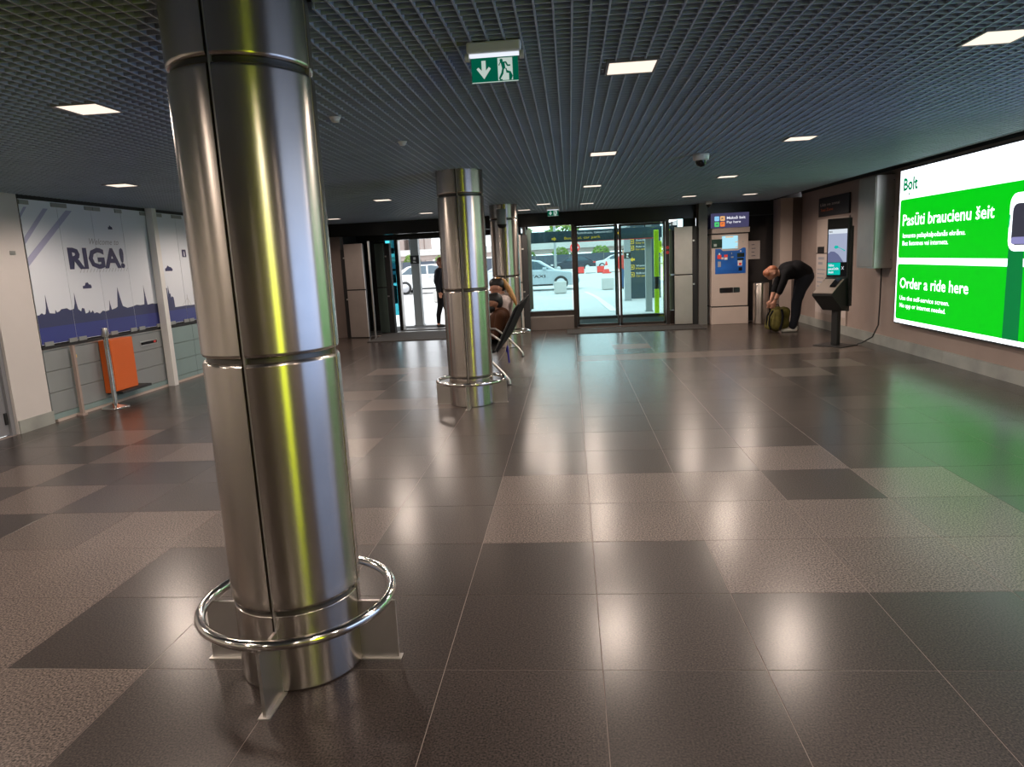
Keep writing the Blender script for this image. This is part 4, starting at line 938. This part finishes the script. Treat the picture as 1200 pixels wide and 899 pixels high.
def car(name, label, x, y, m, face=1, L=4.5, lettering=None, s=1.0):
    t = thing(name, label, 'car', None, (x, y, 0)); t.scale = (face*s, 1, s)      # nose towards +x, seen from its near side
    h = L/2
    low = [(-h,.35),(-h+.03,.72),(-h+.10,.92),(-h+.9,.98),(h-1.35,.95),(h-.45,.84),(h-.08,.68),(h,.45),(h-.05,.28),(h-.35,.22),(-h+.3,.22)]
    bm_ = MB().prism(low, (0,-.88,0), (1,0,0), (0,0,1), (0,1,0), 1.76).build('body', m, t, bevel=.05)
    cab = [(-h+.25,.95),(-h+.95,1.36),(-h+1.3,1.43),(-h+2.2,1.45),(-h+2.75,1.36),(h-1.15,.93)]
    roof = MB().prism(cab, (0,-.72,0), (1,0,0), (0,0,1), (0,1,0), 1.44).build('roof', m, t, bevel=.04)
    gl = [(-h+.65,.99),(-h+1.10,1.32),(-h+1.4,1.385),(-h+2.2,1.40),(-h+2.65,1.32),(h-1.40,.98)]
    MB().prism(gl, (0,-.735,0), (1,0,0), (0,0,1), (0,1,0), 1.47).build('side_windows', 'car_glass', roof)
    MB().box(-h+1.95, -h+2.03, -.742, -.73, .98, 1.42).build('pillar', m, roof)
    for wx in (-h+.85, h-.88):
        for wy in (-.84, .84):
            wl_ = MB().lathe([(0,-.11),(.30,-.11),(.325,-.08),(.325,.08),(.30,.11),(0,.11)], seg=20, T=Matrix.Translation((wx, wy, .325)) @ Matrix.Rotation(PI/2, 4, 'X')).build('wheel', 'tyre', t)
            rm = MB().lathe([(0,.116),(.21,.116),(.22,.105)], seg=16, T=Matrix.Translation((wx, wy, .325)) @ Matrix.Rotation(PI/2 if wy < 0 else -PI/2, 4, 'X'))
            rm.build('rim', 'rim', wl_)
    bx('headlight', 'white', t, h-.36, h-.12, -.90, -.82, .62, .74); bx('tail_light', 'red', t, -h+.02, -h+.28, -.90, -.82, .74, .86)
    bx('mirror', m, t, h-1.70, h-1.52, -1.0, -.86, .95, 1.06, bevel=.02); bx('sill_trim', 'black', t, -h+1.2, h-1.25, -.89, -.86, .22, .30)
    bx('door_handle', 'car_glass', t, -.35, -.18, -.895, -.875, .80, .83)
    if lettering:
        Plane((0, -.881, 0), (1, 0, 0), (0, 0, 1), (0, -1, 0)).text('lettering', lettering, .0, .72, .60, .13, .006, 'black', t, bold=.02)
    return t
car('taxi', 'silver taxi with door lettering outside the left window pane', -1.85, 33.4, 'car_silver', 1, 4.6, 'TAXI')
car('white_car', 'white estate car seen through the open entrance', -6.7, 35.8, 'car_white', 1, 4.8)
for i, (x, m, lb) in enumerate(((.3, 'car_dark', 'dark parked car beyond the taxi'), (4.7, 'car_white', 'white parked car behind the barriers'), (9.4, 'car_silver', 'silver parked car far behind the traffic cone'), (-14.0, 'car_white', 'orange topped white car parked far left outside'))):
    car('parked_car', lb, x, 72.0+2*i, m, -1, 4.6)
for k in range(6):
    b_ = thing('road_barrier', ('red', 'white')[k % 2] + ' plastic road barrier, number %s along the row behind the taxi' % ('one two three four five six'.split()[k]), 'barrier', 'plastic road barriers', (.75+.98*k, 60, 0))
    MB().prism([(-.25,0),(-.25,.12),(-.14,.2),(-.10,.55),(.10,.55),(.14,.2),(.25,.12),(.25,0)], (-.44,0,0), (0,1,0), (0,0,1), (1,0,0), .88).build('block', 'red' if k % 2 == 0 else 'white', b_); bx('base', 'black', b_, -.4, .4, -.28, .28, 0, .03)
cn = thing('traffic_cone', 'red and white traffic cone on the road outside', 'cone', None, (2.9, 57, 0))
bx('base', 'red', cn, -.35, .35, -.35, .35, 0, .06); MB().lathe([(.28,.06),(.20,.35)], seg=16).build('lower_cone', 'red', cn); MB().lathe([(.20,.35),(.13,.62)], seg=16).build('white_band', 'white', cn); MB().lathe([(.13,.62),(.05,.95),(0,.95)], seg=16).build('tip', 'red', cn)
for x, y, lb in ((-.42, 29.5, 'pale concrete block before the taxi front wheel'), (1.62, 31, 'pale concrete block on paving right of the taxi'), (-5.0, 27, 'pale concrete block beside the white car outside')):
    b_ = thing('concrete_block', lb, 'block', None, (x, y, 0)); bx('block', 'concrete', b_, -.26, .26, -.26, .26, .03, .50, bevel=.02); bx('foot', 'concrete', b_, -.2, .2, -.2, .2, 0, .03)
fe = thing('site_fence', 'long blue grey fence behind the parked cars outside', 'fence', None, (0, 84, 0))
for k in range(22):
    bx('panel', 'fence', fe, -44+4*k, -40.05+4*k, 0, .06, .05, 1.7); bx('fence_post', 'frame_grey', fe, -44.06+4*k, -43.96+4*k, -.05, .0, 0, 1.75)
vd = thing('viaduct', 'pale concrete road viaduct beyond the car park', 'bridge', None, (0, 105, 0))
bx('deck', 'viaduct', vd, -60, 60, 0, 9, 1.95, 2.8); bx('parapet', 'concrete', vd, -60, 60, -.3, 0, 2.6, 3.5)
for x in (-29, -19, 4.5, 22): bx('pier', 'viaduct', vd, x-.9, x+.9, 2, 4, 0, 1.95)
bd = thing('terminal_building', 'pale building with tall columns behind the viaduct', 'building', None, (0, 116, 0))
bx('wall', 'viaduct', bd, -30, -24, 2, 8, 0, 9); 
for x in (-27.6, -24.9): bx('pillar', 'viaduct', bd, x-.7, x+.7, -.8, 2, 0, 9)
for k in range(2): bx('window', 'car_glass', bd, -29.6+2.9*k, -28.6+2.9*k, 1.9, 2.0, 2.5, 7)
def tree(x, y, h, seed, label):
    r = random.Random(seed); t = thing('tree', label, 'tree', 'trees beyond the viaduct', (x, y, 0))
    MB().tube([(0,0,0),(.05,0,h*.3),(0,.1,h*.6)], [.18,.14,.07], 8).build('trunk', 'bark', t)
    c = MB()
    for k in range(420):
        a = r.uniform(0, 2*PI); b = r.uniform(-1, 1); q = r.uniform(.6, 1)**.5
        p = Vector((math.cos(a)*math.sqrt(1-b*b)*h*.42*q, math.sin(a)*math.sqrt(1-b*b)*h*.42*q, h*.6+b*h*.38*q)); s_ = h*.055
        e1 = Vector((r.uniform(-1,1), r.uniform(-1,1), r.uniform(-1,1))).normalized()*s_; e2 = e1.orthogonal().normalized()*s_
        c.add([p-e1, p+e2*.7, p+e1, p-e2*.7], [(0,1,2,3)])
    tag(c.build('crown', 'leaf', t), kind='stuff')
for k in range(9):
    x = (-37, -21.5, -17, -9, -5.4, -1.2, -1.0, 4.2, 8)[k]
    tree(x, 94+2*(k % 2) if k % 3 else 122, 2.5+.3*(k % 2) if k % 3 else 7.5, 40+k, 'green tree beyond the site fence near the viaduct, %s of the row' % 'first second third fourth fifth sixth seventh eighth ninth'.split()[k])
lp = thing('lamp_post', 'pale lamp post behind the taxi roof', 'lamp post', None, (-.95, 48, 0))
MB().tube([(0,0,0),(0,0,4.5)], .09, 10).build('pole', 'post_white', lp); bx('lamp_head', 'white', lp, -.4, .1, -.1, .1, 4.5, 4.6)
rs = thing('road_sign', 'red and white road sign on a pole beside the door mullion', 'sign', None, (.35, 44, 0))
MB().tube([(0,0,0),(0,0,1.7)], .04, 8).build('pole', 'post_white', rs); MB().tube([(0,-.05,2.0),(0,-.02,2.0)], .30, 20).build('disc', 'red', rs); bx('bar', 'white', rs, -.2, .2, -.056, -.05, 1.94, 2.06)
# far pedestrian
fp = thing('person', 'far pedestrian in red top and blue trousers outside the doors', 'person', None, (2.35, 31, 0)); f = Fig((0, 0, 0))
for s_ in (-1, 1):
    f.chain([((.08*s_, 0, .08), .05), ((.09*s_, 0, .45), .065), ((.08*s_, 0, .86), .095)], 1); f.cap((.08*s_, 0, .04), .042, (.08*s_, -.13, .035), .034, 3)
    f.chain([((.19*s_, 0, 1.36), .062), ((.24*s_, 0, 1.08), .05), ((.22*s_, -.06, .88), .04)], 0); f.hand((.22*s_, -.06, .86), (0, -.1, -1), (0, -1, 0), 2, .4)
f.cap((0, 0, .95), .15, (0, 0, 1.30), .15, 0).cap((-.14, 0, 1.37), .07, (.14, 0, 1.37), .07, 0).cap((0, 0, 1.42), .055, (0, 0, 1.50), .05, 2).cap((0, 0, 1.60), .095, (0, -.02, 1.58), .088, 2).cap((0, -.10, 1.57), .014, (0, -.115, 1.55), .012, 2)
f.build('body', ['red_cloth', 'blue_cloth', 'skin', 'black'], fp, .016)
hh = Fig((0, 0, 0)); hh.cap((0, .02, 1.65), .09, (0, .03, 1.60), .09, 0); hh.build('hair', ['hair_black'], fp, .016)
